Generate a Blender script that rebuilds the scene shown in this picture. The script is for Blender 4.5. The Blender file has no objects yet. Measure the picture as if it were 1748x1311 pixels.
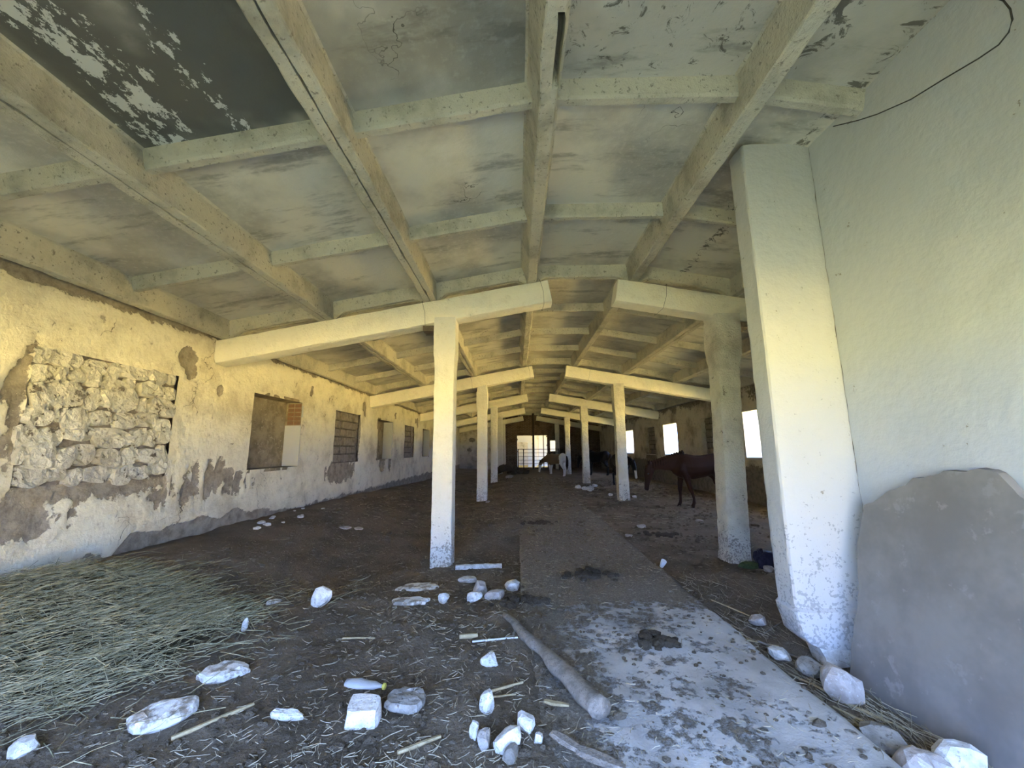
import bpy, bmesh, math, random
from mathutils import Vector, Matrix, noise

# ------------------------------------------------------------------ camera
scene = bpy.context.scene
COL = scene.collection
F_PX, PITCH, YAW, ROLL, EYE = 671.24, .1641, .0109, .0098, 1.4871
cy_, sy_ = math.cos(YAW), math.sin(YAW)
cp_, sp_ = math.cos(PITCH), math.sin(PITCH)
cr_, sr_ = math.cos(ROLL), math.sin(ROLL)
Xa, Ya, Za = Vector((cy_, sy_, 0)), Vector((-sy_, cy_, 0)), Vector((0, 0, 1))
FWD = cp_*Ya + sp_*Za
UPV = -sp_*Ya + cp_*Za
RGT = cr_*Xa - sr_*UPV
UPV = sr_*Xa + cr_*UPV
cam = bpy.data.objects.new('camera', bpy.data.cameras.new('camera'))
COL.objects.link(cam)
cam.data.sensor_width = 36
cam.data.lens = F_PX/1748*36
cam.data.clip_start = .05
cam.data.clip_end = 400
M = Matrix((RGT, UPV, -FWD)).transposed().to_4x4()
M.translation = (0, 0, EYE)
cam.matrix_world = M
scene.camera = cam

# ------------------------------------------------------------------ sky, sun, exposure
w = bpy.data.worlds.new('world')
scene.world = w
w.use_nodes = True
bg = w.node_tree.nodes['Background']
bg.inputs[0].default_value = (.33, .515, 1.0, 1)
bg.inputs[1].default_value = 2.95
sun = bpy.data.objects.new('sun', bpy.data.lights.new('sun', 'SUN'))
COL.objects.link(sun)
sun.data.energy = 98
sun.data.color = (1, .93, .80)
sun.data.angle = .009
SUN_FROM = Vector((-.36, .75, .42))           # high sun behind and left of the building
sun.rotation_euler = SUN_FROM.to_track_quat('Z', 'Y').to_euler()
scene.view_settings.view_transform = 'Standard'
scene.view_settings.look = 'None'
scene.view_settings.gamma = 1
scene.view_settings.use_curve_mapping = False
scene.view_settings.exposure = 2.65
cyc = scene.cycles
cyc.use_denoising = True
cyc.max_bounces = 8
cyc.diffuse_bounces = 6
cyc.sample_clamp_indirect = 12
try:
    cyc.denoiser = 'OPENIMAGEDENOISE'
except Exception:
    pass

# ------------------------------------------------------------------ helpers
random.seed(7)
R = random.random
def U(a, b): return a + (b-a)*random.random()
def V(*a): return Vector(a)
def sstep(a, b, x):
    t = max(0, min(1, (x-a)/(b-a))); return t*t*(3-2*t)
def nz(x, y, z=0): return noise.noise(Vector((x, y, z)))
def fr(x, y, z=0, o=4): return noise.fractal(Vector((x, y, z)), 1.0, 2.0, o)

def mesh_data(name, vs, fs, mat=None, smooth=False, attrs=None):
    me = bpy.data.meshes.new(name)
    me.from_pydata([tuple(v) for v in vs], [], fs)
    if mat: me.materials.append(mat)
    if smooth: me.polygons.foreach_set('use_smooth', [True]*len(me.polygons))
    for k, vals in (attrs or {}).items():
        a = me.attributes.new(k, 'FLOAT', 'POINT')
        a.data.foreach_set('value', vals)
    me.update()
    return me
def link(name, me, parent=None, loc=None):
    o = bpy.data.objects.new(name, me)
    COL.objects.link(o)
    if parent: o.parent = parent
    if loc is not None: o.location = loc
    return o
def obj(name, vs, fs, mat, parent=None, smooth=False, attrs=None, loc=None):
    return link(name, mesh_data(name, vs, fs, mat, smooth, attrs), parent, loc)
def tag(o, label, cat, group=None):
    o['label'] = label; o['category'] = cat
    if group: o['group'] = group
    return o
def empty(name, label, cat, loc=(0, 0, 0), group=None):
    o = bpy.data.objects.new(name, None); COL.objects.link(o); o.location = loc
    o.empty_display_size = .2
    return tag(o, label, cat, group)
def struct(o, label=None, cat=None):
    o['kind'] = 'structure'
    if label: o['label'] = label
    if cat: o['category'] = cat
    return o
def fix_normals(me):
    bm = bmesh.new(); bm.from_mesh(me)
    bmesh.ops.recalc_face_normals(bm, faces=bm.faces)
    bm.to_mesh(me); bm.free()

class MB:
    def __init__(s): s.v = []; s.f = []
    def add(s, vs, fs):
        n = len(s.v); s.v += [Vector(v) for v in vs]; s.f += [tuple(i+n for i in f) for f in fs]
    def box(s, x0, x1, y0, y1, z0, z1):
        s.add([(x0,y0,z0),(x1,y0,z0),(x1,y1,z0),(x0,y1,z0),(x0,y0,z1),(x1,y0,z1),(x1,y1,z1),(x0,y1,z1)],
              [(0,3,2,1),(4,5,6,7),(0,1,5,4),(1,2,6,5),(2,3,7,6),(3,0,4,7)])
    def loft(s, rings, cap=True, closed=False):
        n = len(rings[0]); vs = [p for r in rings for p in r]; fs = []
        for i in range(len(rings)-1):
            for j in range(n):
                a = i*n+j; b = i*n+(j+1) % n
                fs.append((a, b, b+n, a+n))
        if cap:
            fs.append(tuple(reversed(range(n))))
            fs.append(tuple(range((len(rings)-1)*n, len(rings)*n)))
        s.add(vs, fs)
    def tube(s, pts, rads, n=8, cap=True):
        rings = []
        for i, p in enumerate(pts):
            p = Vector(p)
            d = (Vector(pts[min(i+1, len(pts)-1)])-Vector(pts[max(i-1, 0)])).normalized()
            a = d.orthogonal() if abs(d.z) > .9 else d.cross(V(0, 0, 1))
            a.normalize(); b = d.cross(a)
            r = rads[i] if hasattr(rads, '__len__') else rads
            r1, r2 = r if hasattr(r, '__len__') else (r, r)
            rings.append([p+a*math.cos(t)*r1+b*math.sin(t)*r2 for t in [2*math.pi*k/n for k in range(n)]])
        s.loft(rings, cap)
    def build(s, name, mat, parent=None, smooth=False, fix=True, loc=None):
        o = obj(name, s.v, s.f, mat, parent, smooth, loc=loc)
        if fix: fix_normals(o.data)
        return o

def sharp(o, a=.6):
    o.data.set_sharp_from_angle(angle=a); return o
def rect_ring(c, e1, e2, h1, h2, m=5, rnd=.02):
    """rounded rectangle around c, m points per side"""
    out = []
    for (sx, sy, dx, dy) in ((-1,-1,1,0),(1,-1,0,1),(1,1,-1,0),(-1,1,0,-1)):
        for k in range(m):
            t = 2*k/m
            a, b = sx+dx*t, sy+dy*t
            x, y = a*h1, b*h2
            if k == 0: x -= sx*rnd*.6; y -= sy*rnd*.6
            out.append(c+e1*x+e2*y)
    return out
def rough(rings, amp, freq, seed, big=0):
    for r in rings:
        c = sum(r, Vector())/len(r)
        for i, p in enumerate(r):
            d = (p-c); d.normalize()
            q = p*freq+V(seed*7.3, seed*3.1, seed)
            r[i] = p+d*(amp*noise.fractal(q, 1, 2, 3)+big*noise.noise(p*freq*.25+V(seed, 0, seed*2)))
    return rings

# ------------------------------------------------------------------ materials
def new_mat(name):
    m = bpy.data.materials.new(name); m.use_nodes = True
    m.node_tree.nodes.clear()
    return m
class NT:
    def __init__(s, name):
        s.m = new_mat(name); s.t = s.m.node_tree
        s.out = s.t.nodes.new('ShaderNodeOutputMaterial')
        s.b = s.t.nodes.new('ShaderNodeBsdfPrincipled')
        s.t.links.new(s.b.outputs[0], s.out.inputs[0])
        s.b.inputs['Roughness'].default_value = .9
        s.b.inputs['Specular IOR Level'].default_value = .2
        s.pos = s.t.nodes.new('ShaderNodeNewGeometry').outputs['Position']
    def n(s, typ, ins=None, **props):
        nd = s.t.nodes.new(typ)
        for k, v in props.items(): setattr(nd, k, v)
        for k, v in (ins or {}).items():
            if isinstance(v, bpy.types.NodeSocket): s.t.links.new(v, nd.inputs[k])
            else: nd.inputs[k].default_value = v
        return nd
    def noise(s, scale, detail=4, rough=.6, vec=None, dist=0, off=0):
        v = vec or s.pos
        if off:
            v = s.n('ShaderNodeVectorMath', {0: v, 1: (off, off*1.7, off*.6)}, operation='ADD').outputs[0]
        return s.n('ShaderNodeTexNoise', {'Vector': v, 'Scale': scale, 'Detail': detail, 'Roughness': rough, 'Distortion': dist}).outputs[0]
    def ramp(s, x, a, b, lo=0, hi=1):
        return s.n('ShaderNodeMapRange', {0: x, 1: a, 2: b, 3: lo, 4: hi}, interpolation_type='SMOOTHSTEP').outputs[0]
    def math(s, op, a, b=0, clamp=False):
        return s.n('ShaderNodeMath', {0: a, 1: b}, operation=op, use_clamp=clamp).outputs[0]
    def mix(s, f, a, b):
        nd = s.n('ShaderNodeMix', data_type='RGBA')
        for i, v in ((0, f), (6, a), (7, b)):
            if isinstance(v, bpy.types.NodeSocket): s.t.links.new(v, nd.inputs[i])
            else: nd.inputs[i].default_value = v if i == 0 else (*v, 1)
        return nd.outputs[2]
    def attr(s, name):
        return s.n('ShaderNodeAttribute', attribute_name=name).outputs['Fac']
    def stretch(s, sc):
        return s.n('ShaderNodeVectorMath', {0: s.pos, 1: sc}, operation='MULTIPLY').outputs[0]
    def z(s):
        return s.n('ShaderNodeSeparateXYZ', {0: s.pos}).outputs[2]
    def bump(s, h, strength=.5, dist=.02, prev=None):
        ins = {'Height': h, 'Strength': strength, 'Distance': dist}
        if prev: ins['Normal'] = prev
        return s.n('ShaderNodeBump', ins).outputs[0]
    def done(s, col=None, nrm=None, rough=None):
        if col is not None:
            if isinstance(col, bpy.types.NodeSocket): s.t.links.new(col, s.b.inputs['Base Color'])
            else: s.b.inputs['Base Color'].default_value = (*col, 1)
        if nrm is not None: s.t.links.new(nrm, s.b.inputs['Normal'])
        if rough is not None: s.b.inputs['Roughness'].default_value = rough
        return s.m

WHITE = (.80, .785, .73)
def plaster(name, white=WHITE, dirt=(.42, .39, .33), bare=(.27, .24, .20), spots=.62, stain=(.52, .75),
            attr=None, bump=.35, bscale=28, splash=False, crack=False, grain=.5, sptop=.80, spcol=None):
    s = NT(name)
    n1 = s.noise(1.3, 6, .65)
    n2 = s.noise(9, 5, .7, off=3)
    n3 = s.noise(45, 3, .6, off=9)
    c = s.mix(s.ramp(n1, stain[0], stain[1]), white, dirt)
    c = s.mix(s.math('MULTIPLY', s.ramp(n2, .5, .75), grain), c, dirt)
    sp = s.ramp(n2, spots, spots+.03)
    h = s.math('MULTIPLY', s.noise(bscale, 4, .6, off=5), 1)
    h = s.math('ADD', h, s.math('MULTIPLY', s.noise(bscale*.2, 3, .5, off=2), 1.5))
    if splash:
        zz = s.z()
        th = s.ramp(zz, 0, 1.5, .50, sptop)
        d = s.math('SUBTRACT', s.math('ADD', s.math('MULTIPLY', n3, .6), s.math('MULTIPLY', n2, .4)), th)
        sp2 = s.math('MULTIPLY', s.ramp(d, 0, .03), .8)
        if spcol: c = s.mix(sp2, c, spcol)
        else: sp = s.math('MAXIMUM', sp, sp2)
    if attr:
        a = s.attr(attr)
        k = s.math('ADD', a, s.math('MULTIPLY', s.math('SUBTRACT', s.noise(14, 5, .65, off=1), .5), .9))
        k = s.ramp(k, .46, .56)
        c2 = s.mix(s.ramp(s.noise(7, 5, .7, off=4), .35, .7), bare, tuple(x*.55 for x in bare))
        c = s.mix(k, c, c2)
        h = s.math('SUBTRACT', h, s.math('MULTIPLY', k, .9))
    c = s.mix(sp, c, tuple(x*1.05 for x in bare))
    h = s.math('SUBTRACT', h, s.math('MULTIPLY', sp, .4))
    if crack:
        vo = s.n('ShaderNodeTexVoronoi', {'Vector': s.n('ShaderNodeVectorMath', {0: s.pos, 1: s.n('ShaderNodeTexNoise', {'Vector': s.pos, 'Scale': 2.5, 'Detail': 4}).outputs[1]}, operation='ADD').outputs[0], 'Scale': .9}, feature='DISTANCE_TO_EDGE').outputs[0]
        ck = s.math('MULTIPLY', s.ramp(vo, .006, .002), s.ramp(n1, .50, .60))
        c = s.mix(ck, c, (.22, .19, .15)); h = s.math('SUBTRACT', h, ck)
    return s.done(c, s.bump(h, bump, .03))

m_wall = plaster('old_whitewash', (.84, .775, .61), dirt=(.56, .49, .36), bare=(.40, .345, .27), attr='bare', crack=True, spots=.66, stain=(.44, .72), bump=.55, bscale=20)
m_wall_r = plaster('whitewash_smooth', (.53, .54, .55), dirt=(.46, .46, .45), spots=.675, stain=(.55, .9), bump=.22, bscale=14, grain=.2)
m_wall_d = plaster('whitewash_stained', (.62, .58, .50), dirt=(.30, .26, .20), attr='bare', crack=True, spots=.66, stain=(.45, .7), bump=.5)
m_pil = plaster('whitewash_pillar', (.74, .715, .65), dirt=(.56, .53, .45), spots=.70, splash=True, bump=.5, bscale=60, stain=(.55, .85))
m_rough = plaster('roughcast_whitewash', (.82, .78, .68), dirt=(.52, .49, .42), spots=.66, splash=True, bump=1.0, bscale=45, stain=(.45, .75))
m_beam = plaster('whitewash_beam', (.89, .84, .70), dirt=(.70, .64, .51), spots=.72, bump=.6, bscale=40, stain=(.55, .85))
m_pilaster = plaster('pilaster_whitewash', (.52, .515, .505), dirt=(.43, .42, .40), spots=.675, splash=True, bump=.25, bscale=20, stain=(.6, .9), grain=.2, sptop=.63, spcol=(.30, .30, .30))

def soot():  # ceiling panels, with the near-end shade painted in through the 'soot' attribute
    s = NT('sooty_shaded_ceiling')
    n1 = s.noise(.75, 5, .6); n2 = s.noise(4.5, 6, .7, off=3); n3 = s.noise(20, 4, .65, off=6)
    c = s.mix(s.ramp(n1, .42, .62), (.69, .66, .575), (.44, .42, .37))
    c = s.mix(s.math('MULTIPLY', s.ramp(s.noise(3, 5, .7, vec=s.stretch((.35, 1.4, 1)), off=8), .52, .68), .6), c, (.20, .19, .165))
    c = s.mix(s.math('MULTIPLY', s.ramp(n3, .5, .7), .45), c, (.66, .64, .57))
    sk = s.math('MULTIPLY', s.attr('soot'), s.ramp(s.noise(1.6, 3, .5, off=21), .15, .5))  # near-end shade painted into the panel colour, broken up like soot
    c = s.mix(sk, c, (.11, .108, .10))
    pk = s.math('MULTIPLY', s.attr('peel'), 1.0)
    pk = s.ramp(s.math('ADD', pk, s.math('MULTIPLY', s.math('SUBTRACT', s.noise(13, 5, .72, vec=s.stretch((1, .55, 1)), off=2), .5), 2.6)), .62, .70)
    c = s.mix(pk, c, (.60, .60, .57))
    rk = s.ramp(s.math('ADD', s.attr('mould'), s.math('MULTIPLY', s.math('SUBTRACT', s.noise(7, 6, .75, off=12, dist=1.2), .5), 2.4)), .78, .95)
    c = s.mix(s.math('MULTIPLY', rk, .85), c, (.10, .09, .075))
    vo = s.n('ShaderNodeTexVoronoi', {'Vector': s.n('ShaderNodeVectorMath', {0: s.pos, 1: s.n('ShaderNodeTexNoise', {'Vector': s.pos, 'Scale': 3, 'Detail': 4}).outputs[1]}, operation='ADD').outputs[0], 'Scale': 1.1}, feature='DISTANCE_TO_EDGE').outputs[0]
    ck = s.math('MULTIPLY', s.ramp(vo, .006, .002), s.ramp(s.noise(.9, 3, .5, off=30), .60, .70))
    c = s.mix(ck, c, (.07, .065, .055))
    h = s.math('ADD', n3, s.math('MULTIPLY', pk, .5))
    return s.done(c, s.bump(h, .3, .012))
m_soot_shade = soot()
def rib_mat():
    s = NT('whitewashed_rib_concrete')
    n1 = s.noise(2, 5, .65, off=5); n3 = s.noise(30, 4, .65)
    c = s.mix(s.ramp(n1, .45, .72), (.54, .51, .42), (.33, .31, .255))
    c = s.mix(s.ramp(n3, .58, .68), c, (.26, .24, .20))
    h = s.math('ADD', n3, s.noise(9, 4, .6, off=2))
    return s.done(c, s.bump(h, .7, .02))
m_rib = rib_mat()
def deck_mat():
    s = NT('dark_roof_deck'); return s.done(s.mix(s.noise(3), (.10, .095, .085), (.16, .15, .13)))
m_deck = deck_mat()

def dung(name='trodden_dung', light=1.0):
    s = NT(name)
    n1 = s.noise(1.2, 6, .65); n2 = s.noise(16, 6, .75, off=3); n3 = s.noise(60, 4, .7, off=7)
    c = s.mix(s.ramp(n1, .4, .65), tuple(x*light for x in (.255, .207, .15)), tuple(x*light for x in (.175, .138, .096)))
    c = s.mix(s.math('MULTIPLY', s.ramp(n2, .55, .75), .8), c, tuple(x*light for x in (.10, .08, .058)))
    c = s.mix(s.math('MULTIPLY', s.ramp(n3, .58, .72), .55), c, tuple(x*light for x in (.40, .36, .28)))
    h = s.math('ADD', s.math('MULTIPLY', n2, 1.4), s.math('MULTIPLY', n3, .7))
    return s.done(c, s.bump(h, .9, .045))
m_dung = dung()
def walk():
    s = NT('concrete_with_dung')
    n2 = s.noise(16, 6, .75, off=3); n3 = s.noise(60, 4, .7, off=7)
    conc = s.mix(s.ramp(s.noise(3, 5, .6, off=11), .4, .7), (.56, .55, .53), (.38, .37, .35))
    d = s.mix(s.ramp(n3, .45, .7), (.21, .18, .14), (.36, .32, .25))
    k = s.math('ADD', s.attr('dung'), s.math('MULTIPLY', s.math('SUBTRACT', s.noise(3.2, 6, .75, off=4), .5), 2.0))
    k = s.math('ADD', k, s.math('MULTIPLY', s.math('SUBTRACT', n2, .5), 1.6))
    k = s.ramp(k, .44, .70)
    c = s.mix(k, conc, d)
    h = s.math('ADD', s.math('MULTIPLY', k, .8), s.math('MULTIPLY', s.math('MULTIPLY', n2, k), 1.2))
    h = s.math('ADD', h, s.math('MULTIPLY', n3, .25))
    return s.done(c, s.bump(h, .8, .03))
m_walk = walk()
def simple(name, a, b, sc=8, bump=.4, rough=.9, thr=(.4, .65), dist=.02, spot=None):
    s = NT(name)
    n = s.noise(sc, 5, .65)
    c = s.mix(s.ramp(n, *thr), a, b)
    if spot: c = s.mix(s.ramp(s.noise(sc*4, 4, .7, off=8), .58, .66), c, spot)
    return s.done(c, s.bump(s.noise(sc*3, 4, .65, off=2), bump, dist), rough)
m_stone = simple('white_limestone', (.74, .73, .70), (.52, .50, .46), 14, .5, spot=(.36, .33, .28))
m_stone_g = simple('grey_stone', (.34, .32, .29), (.23, .21, .18), 10, .5, spot=(.15, .13, .11))
m_stone_p = simple('pinkish_stone', (.52, .47, .43), (.38, .33, .29), 10, .5, spot=(.62, .60, .57))
m_slabtop = simple('plaster_lump', (.72, .71, .68), (.30, .26, .21), 11, .5, thr=(.47, .60))
m_mason = plaster('whitewashed_masonry', (.70, .665, .58), dirt=(.48, .44, .36), bare=(.24, .21, .17), spots=.60, stain=(.45, .7), bump=1.0, bscale=30)
m_block = simple('bare_tuff_block', (.30, .26, .215), (.20, .175, .145), 9, .7, spot=(.36, .32, .27))
m_mortar = simple('dark_mortar', (.12, .10, .08), (.18, .155, .125), 15, .7)
m_redbrick = simple('red_brick', (.25, .135, .085), (.20, .135, .095), 20, .6)
m_niche = simple('brown_bare_plaster', (.33, .275, .19), (.20, .165, .11), 4, .5, spot=(.40, .34, .25))
m_clay = simple('grey_clay_screed', (.27, .248, .23), (.205, .188, .172), 1.6, .25, spot=(.285, .262, .245), dist=.01)
m_wood = simple('weathered_wood', (.30, .265, .225), (.20, .175, .145), 18, .5, spot=(.14, .12, .10))
m_wood_y = simple('fresh_split_wood', (.52, .43, .26), (.40, .32, .19), 25, .3)
m_straw = simple('straw', (.46, .41, .29), (.30, .26, .18), 6, 0)
m_hay = simple('green_grey_hay', (.42, .38, .235), (.20, .185, .105), 14, 0)
m_hay_base = simple('dark_hay_mat', (.10, .09, .055), (.15, .135, .085), 40, .9, dist=.05)
m_rust = simple('rusty_iron', (.075, .055, .045), (.045, .038, .034), 20, .3, .7)
m_wire = simple('dark_wire', (.06, .055, .05), (.04, .036, .03), 20, 0, .5)
m_bag = simple('black_purple_plastic', (.018, .015, .03), (.035, .03, .05), 15, .5, .35)
m_moss = simple('green_weed', (.09, .12, .05), (.05, .07, .03), 30, .5)
m_earth = simple('sunlit_dry_earth', (.64, .485, .155), (.57, .43, .135), .8, .3)
m_added_grass = simple('added_dull_grass', (.10, .125, .06), (.14, .15, .08), 1.2, .3)
m_rod = simple('white_rod', (.78, .79, .80), (.70, .71, .72), 20, 0)
m_yellow = simple('yellow_plastic', (.62, .55, .12), (.55, .48, .10), 20, 0, .4)
def bottle_mat():
    s = NT('cloudy_clear_plastic')
    s.b.inputs['Transmission Weight'].default_value = .45
    s.b.inputs['IOR'].default_value = 1.3
    s.b.inputs['Specular IOR Level'].default_value = .5
    return s.done((.72, .74, .76), s.bump(s.noise(40), .4, .01), .18)
m_bottle = bottle_mat()
def brick_mat():
    s = NT('sooty_brick')
    sep = s.n('ShaderNodeSeparateXYZ', {0: s.pos})
    v = s.n('ShaderNodeCombineXYZ', {0: sep.outputs[0], 1: sep.outputs[2], 2: 0.0}).outputs[0]
    br = s.n('ShaderNodeTexBrick', {'Vector': v, 'Scale': 1.0, 'Color1': (.15, .095, .06, 1), 'Color2': (.10, .068, .045, 1), 'Mortar': (.23, .20, .16, 1), 'Mortar Size': .012, 'Brick Width': .26, 'Row Height': .085})
    c = s.mix(s.ramp(s.noise(2.2, 5, .7), .45, .7), br.outputs[0], (.07, .052, .038))
    return s.done(c, s.bump(br.outputs[1], -.6, .02))
m_brick = brick_mat()

# ------------------------------------------------------------------ dimensions
AX = .985                      # building axis
XL, XR = -4.28, 6.25           # inner faces of the long walls
D, S = 5.54, 6.0               # first bent and bent spacing
SL = .178                      # roof slope
Z0 = 3.88                      # underside of ribs along the flat middle strip
YB, YF = -.6, 30.0             # entrance gable and far wall
def zrib(x):
    if x < .22: return Z0-(.22-x)*SL
    if x > 1.75: return Z0-(x-1.75)*SL
    return Z0

# ------------------------------------------------------------------ ground
def ground(x, y):
    A = .40 if y < 7 else .40-.30*sstep(7, 20, y)
    z = A*sstep(-1.7, -4.3, x)
    if x < .75: z = max(z, .145*sstep(4.9, 3.7, y)*(1-.35*sstep(-1.6, -.4, x)*sstep(3.2, 4.2, y)))
    if x > 1.6: z += .02-.04*sstep(4, 2.5, y)
    if x < .75: z = max(z, .135*sstep(5.9, 6.9, y)*sstep(-1.6, -.1, x))
    else: z = max(z, .13*sstep(7.2, 10, y)*sstep(3.2, 1.7, x))
    z += .035*fr(x*.8, y*.8, 1.3, 3)
    if y < 12: z += .022*fr(x*5, y*5, 4, 3)
    return z
def arange(a, b, s):
    n = max(1, int(round((b-a)/s))); return [a+(b-a)*i/n for i in range(n)]
xs = arange(XL-.25, XR+.25, .055)+[XR+.25]
ys = arange(YB-.2, 1.3, .3)+arange(1.3, 6.5, .042)+arange(6.5, 12, .09)+arange(12, YF+.1, .3)+[YF+.1]
vs = []
for y in ys:
    for x in xs:
        z = ground(x, y)
        if .1 < x < 1.58:
            lap = (.10+.25*fr(y*2.3, 5, 2, 4))*sstep(4.1, 3.6, y)
            z = min(z, .02) if x > lap+.12 else min(z, .15-.06*sstep(lap-.15, lap+.12, x))
        vs.append((x, y, z))
n = len(xs)
fs = [(j*n+i, j*n+i+1, (j+1)*n+i+1, (j+1)*n+i) for j in range(len(ys)-1) for i in range(n-1)]
struct(obj('floor', vs, fs, m_dung, smooth=True), 'trodden brown dung floor of the barn, littered with straw', 'floor')
G = ground
WZ = .125
def wk_edge(y): return 1.65+.025*fr(y*1.6, 3, 2, 4)
def walk_z(x, y): return WZ+.012*fr(x*1.5, y*1.5, 8, 3)
wxs = [0, .06, .12]+arange(.2, 1.5, .08)+[1.5, 1.56, 1]
vs, fs, at = [], [], []
wys = arange(YB, 1.5, .25)+arange(1.5, 7, .06)+arange(7, 27.6, .25)+[27.6]
for y in wys:
    e = wk_edge(y); l = .03+.015*fr(y*2, 9, 1, 3)
    row = [(l, -.1), (l-.005, WZ-.03), (l+.03, WZ)]+[(x, None) for x in arange(.12, 1.55, .09)]+[(e-.05, WZ+.004), (e-.012, WZ-.008), (e, WZ-.04), (e-.02, -.1)]
    for x, z in row:
        vs.append((x, y, walk_z(x, y) if z is None else z))
        at.append(.41+1.15*sstep(3.1, 5.0, y)+.42*sstep(.62, .15, x)-.12*sstep(1.0, 1.5, x)*sstep(4.5, 3.2, y))
m = len(row)
fs = [(j*m+i, j*m+i+1, (j+1)*m+i+1, (j+1)*m+i) for j in range(len(wys)-1) for i in range(m-1)]
struct(obj('floor_walkway', vs, fs, m_walk, smooth=True, attrs={'dung': at}), 'raised concrete walkway down the middle, smeared with dung', 'walkway')
# outside ground, split into added grass and yellow yard to steer bounce light
def outside(name, x0, x1, y0, y1, z, mat, lab):
    mb = MB(); mb.add([(x0,y0,z),(x1,y0,z),(x1,y1,z),(x0,y1,z)], [(0,1,2,3)])
    struct(mb.build(name, mat, fix=False), lab, 'ground')
outside('added_grass_outside', -160, 160, -160, 200, -.14, m_added_grass, 'dull grass field added around the barn to cut yellow bounce light')
outside('ground_yard', -3.0, 45, -60, 60, -.12, m_earth, 'dry yellowish earth of the yard beside the barn, its edge set to steer warm bounce light')

# ------------------------------------------------------------------ left wall
WIN_L = [(3.36, 4.85), (6.31, 7.78), (9.24, 10.70), (12.14, 13.58), (15.05, 16.45), (17.95, 19.40)]
WZ0, WZ1 = 1.20, 2.44
def grid_lines(base, extra):
    out = sorted(base+extra); res = [out[0]]
    for v in out[1:]:
        if v-res[-1] > .012 or v in extra:
            if v in extra and v-res[-1] <= .012: res[-1] = v
            else: res.append(v)
    return res
def disk(y, z, cy, cz, ry, rz): return 1-math.hypot((y-cy)/ry, (z-cz)/rz)
def bare_left(y, z):
    b = -1.0
    e = .10*fr(y*3, z*3, 2, 4)
    b = max(b, (z-(3.06-.06*sstep(5.6, 3.2, y)+e*.6))*6)
    for cy in (4.98, 11.02, 17.0, 23):
        b = max(b, disk(y, z, cy, 2.70, .15, .16)*2.0+e*2, disk(y, z, cy+.06, 2.55, .09, .14)*1.6+e*2)
    for cy, cz, r in ((5.58, 2.36, .07), (8.15, 2.77, .07), (8.12, 2.68, .06), (3.55, 2.25, .03), (13.9, 2.7, .1), (16.7, 2.7, .1), (5.95, 1.62, .025)):
        b = max(b, disk(y, z, cy, cz, r, r*1.2)*1.3+e*1.5)
    # broken plaster along the foot of the wall
    if 4.25 < y < 8.2:
        top = .60+.10*nz(y*3, 5)-.22*sstep(5.9, 8.2, y)-.25*sstep(4.55, 4.25, y)
        b = max(b, (top-z)*9+e*2)
    else:
        b = max(b, (.42-z)*4+e*3)
    # drips under the sills
    ed = .16*fr(y*8, z*1.8, 5, 4)+.05*fr(y*16, z*9, 2, 3)
    b = max(b, disk(y, z, 5.75, 1.12, .60, .22)*.7+ed*5-.1)
    b = max(b, disk(y, z, 5.2, .98, .9, .15)*.6+ed*5-.25)
    b = max(b, disk(y, z, 9.75, 1.02, .75, .30)*1.4+ed*3)
    b = max(b, disk(y, z, 12.7, 1.05, .25, .25)*1.4+e*1.5, disk(y, z, 13.45, 1.05, .12, .3)*1.4+e)
    b = max(b, disk(y, z, 3.3, .90, .55, .18)*1.2+ed*4)
    b = max(b, disk(y, z, 4.1, 1.15, .85, .13)*.9+ed*4)
    b = max(b, disk(y, z, 3.3, 1.75, .11, .75)*.7+e*5+ed*3-.15)
    b = max(b, disk(y, z, 10.75, 1.9, .06, .6)*.8+e*3)
    b = max(b, (z-2.95)*3*sstep(6, 9, y)+e*2-.5)
    return max(0, min(1, .5+b*.9))
def wall_grid(name, X, ylist, zlist, holes, mat, bare_fn, side, amp=.014, rec=.03):
    """wall facing +x (side=1) or -x (side=-1); holes: (y0,y1,z0,z1)"""
    vs, at = [], []
    n = len(zlist)
    for y in ylist:
        for z in zlist:
            b = bare_fn(y, z)
            edge = min([1]+[max(abs(y-(h[0]+h[1])/2)-(h[1]-h[0])/2, abs(z-(h[2]+h[3])/2)-(h[3]-h[2])/2) for h in holes])
            dx = amp*fr(y*1.4, z*1.4, X, 4)+.006*fr(y*7, z*7, X, 3)-rec*sstep(.4, .6, b)
            jy = jz = 0
            vs.append((X+side*dx, y+jy, z+jz)); at.append(b)
    fs = []
    for j in range(len(ylist)-1):
        for i in range(n-1):
            ym, zm = (ylist[j]+ylist[j+1])/2, (zlist[i]+zlist[i+1])/2
            if any(h[0] < ym < h[1] and h[2] < zm < h[3] for h in holes): continue
            a, b, c, d = j*n+i, (j+1)*n+i, (j+1)*n+i+1, j*n+i+1
            fs.append((a, b, c, d) if side > 0 else (a, d, c, b))
    return vs, fs, at
holesL = [(a, b, WZ0, WZ1) for a, b in WIN_L]
ylist = grid_lines(arange(YB-.1, 2.6, .4)+arange(2.6, 8.5, .042)+arange(8.5, 20, .09)+arange(20, YF+.2, .4)+[YF+.2], [v for h in holesL for v in h[:2]])
zlist = grid_lines(arange(-.15, 3.5, .045)+[3.5], [WZ0, WZ1])
vs, fs, at = wall_grid('wall_left', XL, ylist, zlist, holesL, m_wall, bare_left, 1)
wl = struct(obj('wall_left', vs, fs, m_wall, smooth=True, attrs={'bare': at}), 'whitewashed left wall with crumbling plaster and walled-up windows', 'wall')
# thickness behind
mb = MB(); mb.box(XL-.62, XL-.45, YB-.2, YF+.3, -.15, 3.5)
obj('outer_leaf', mb.v, mb.f, m_stone_g, wl)

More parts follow.
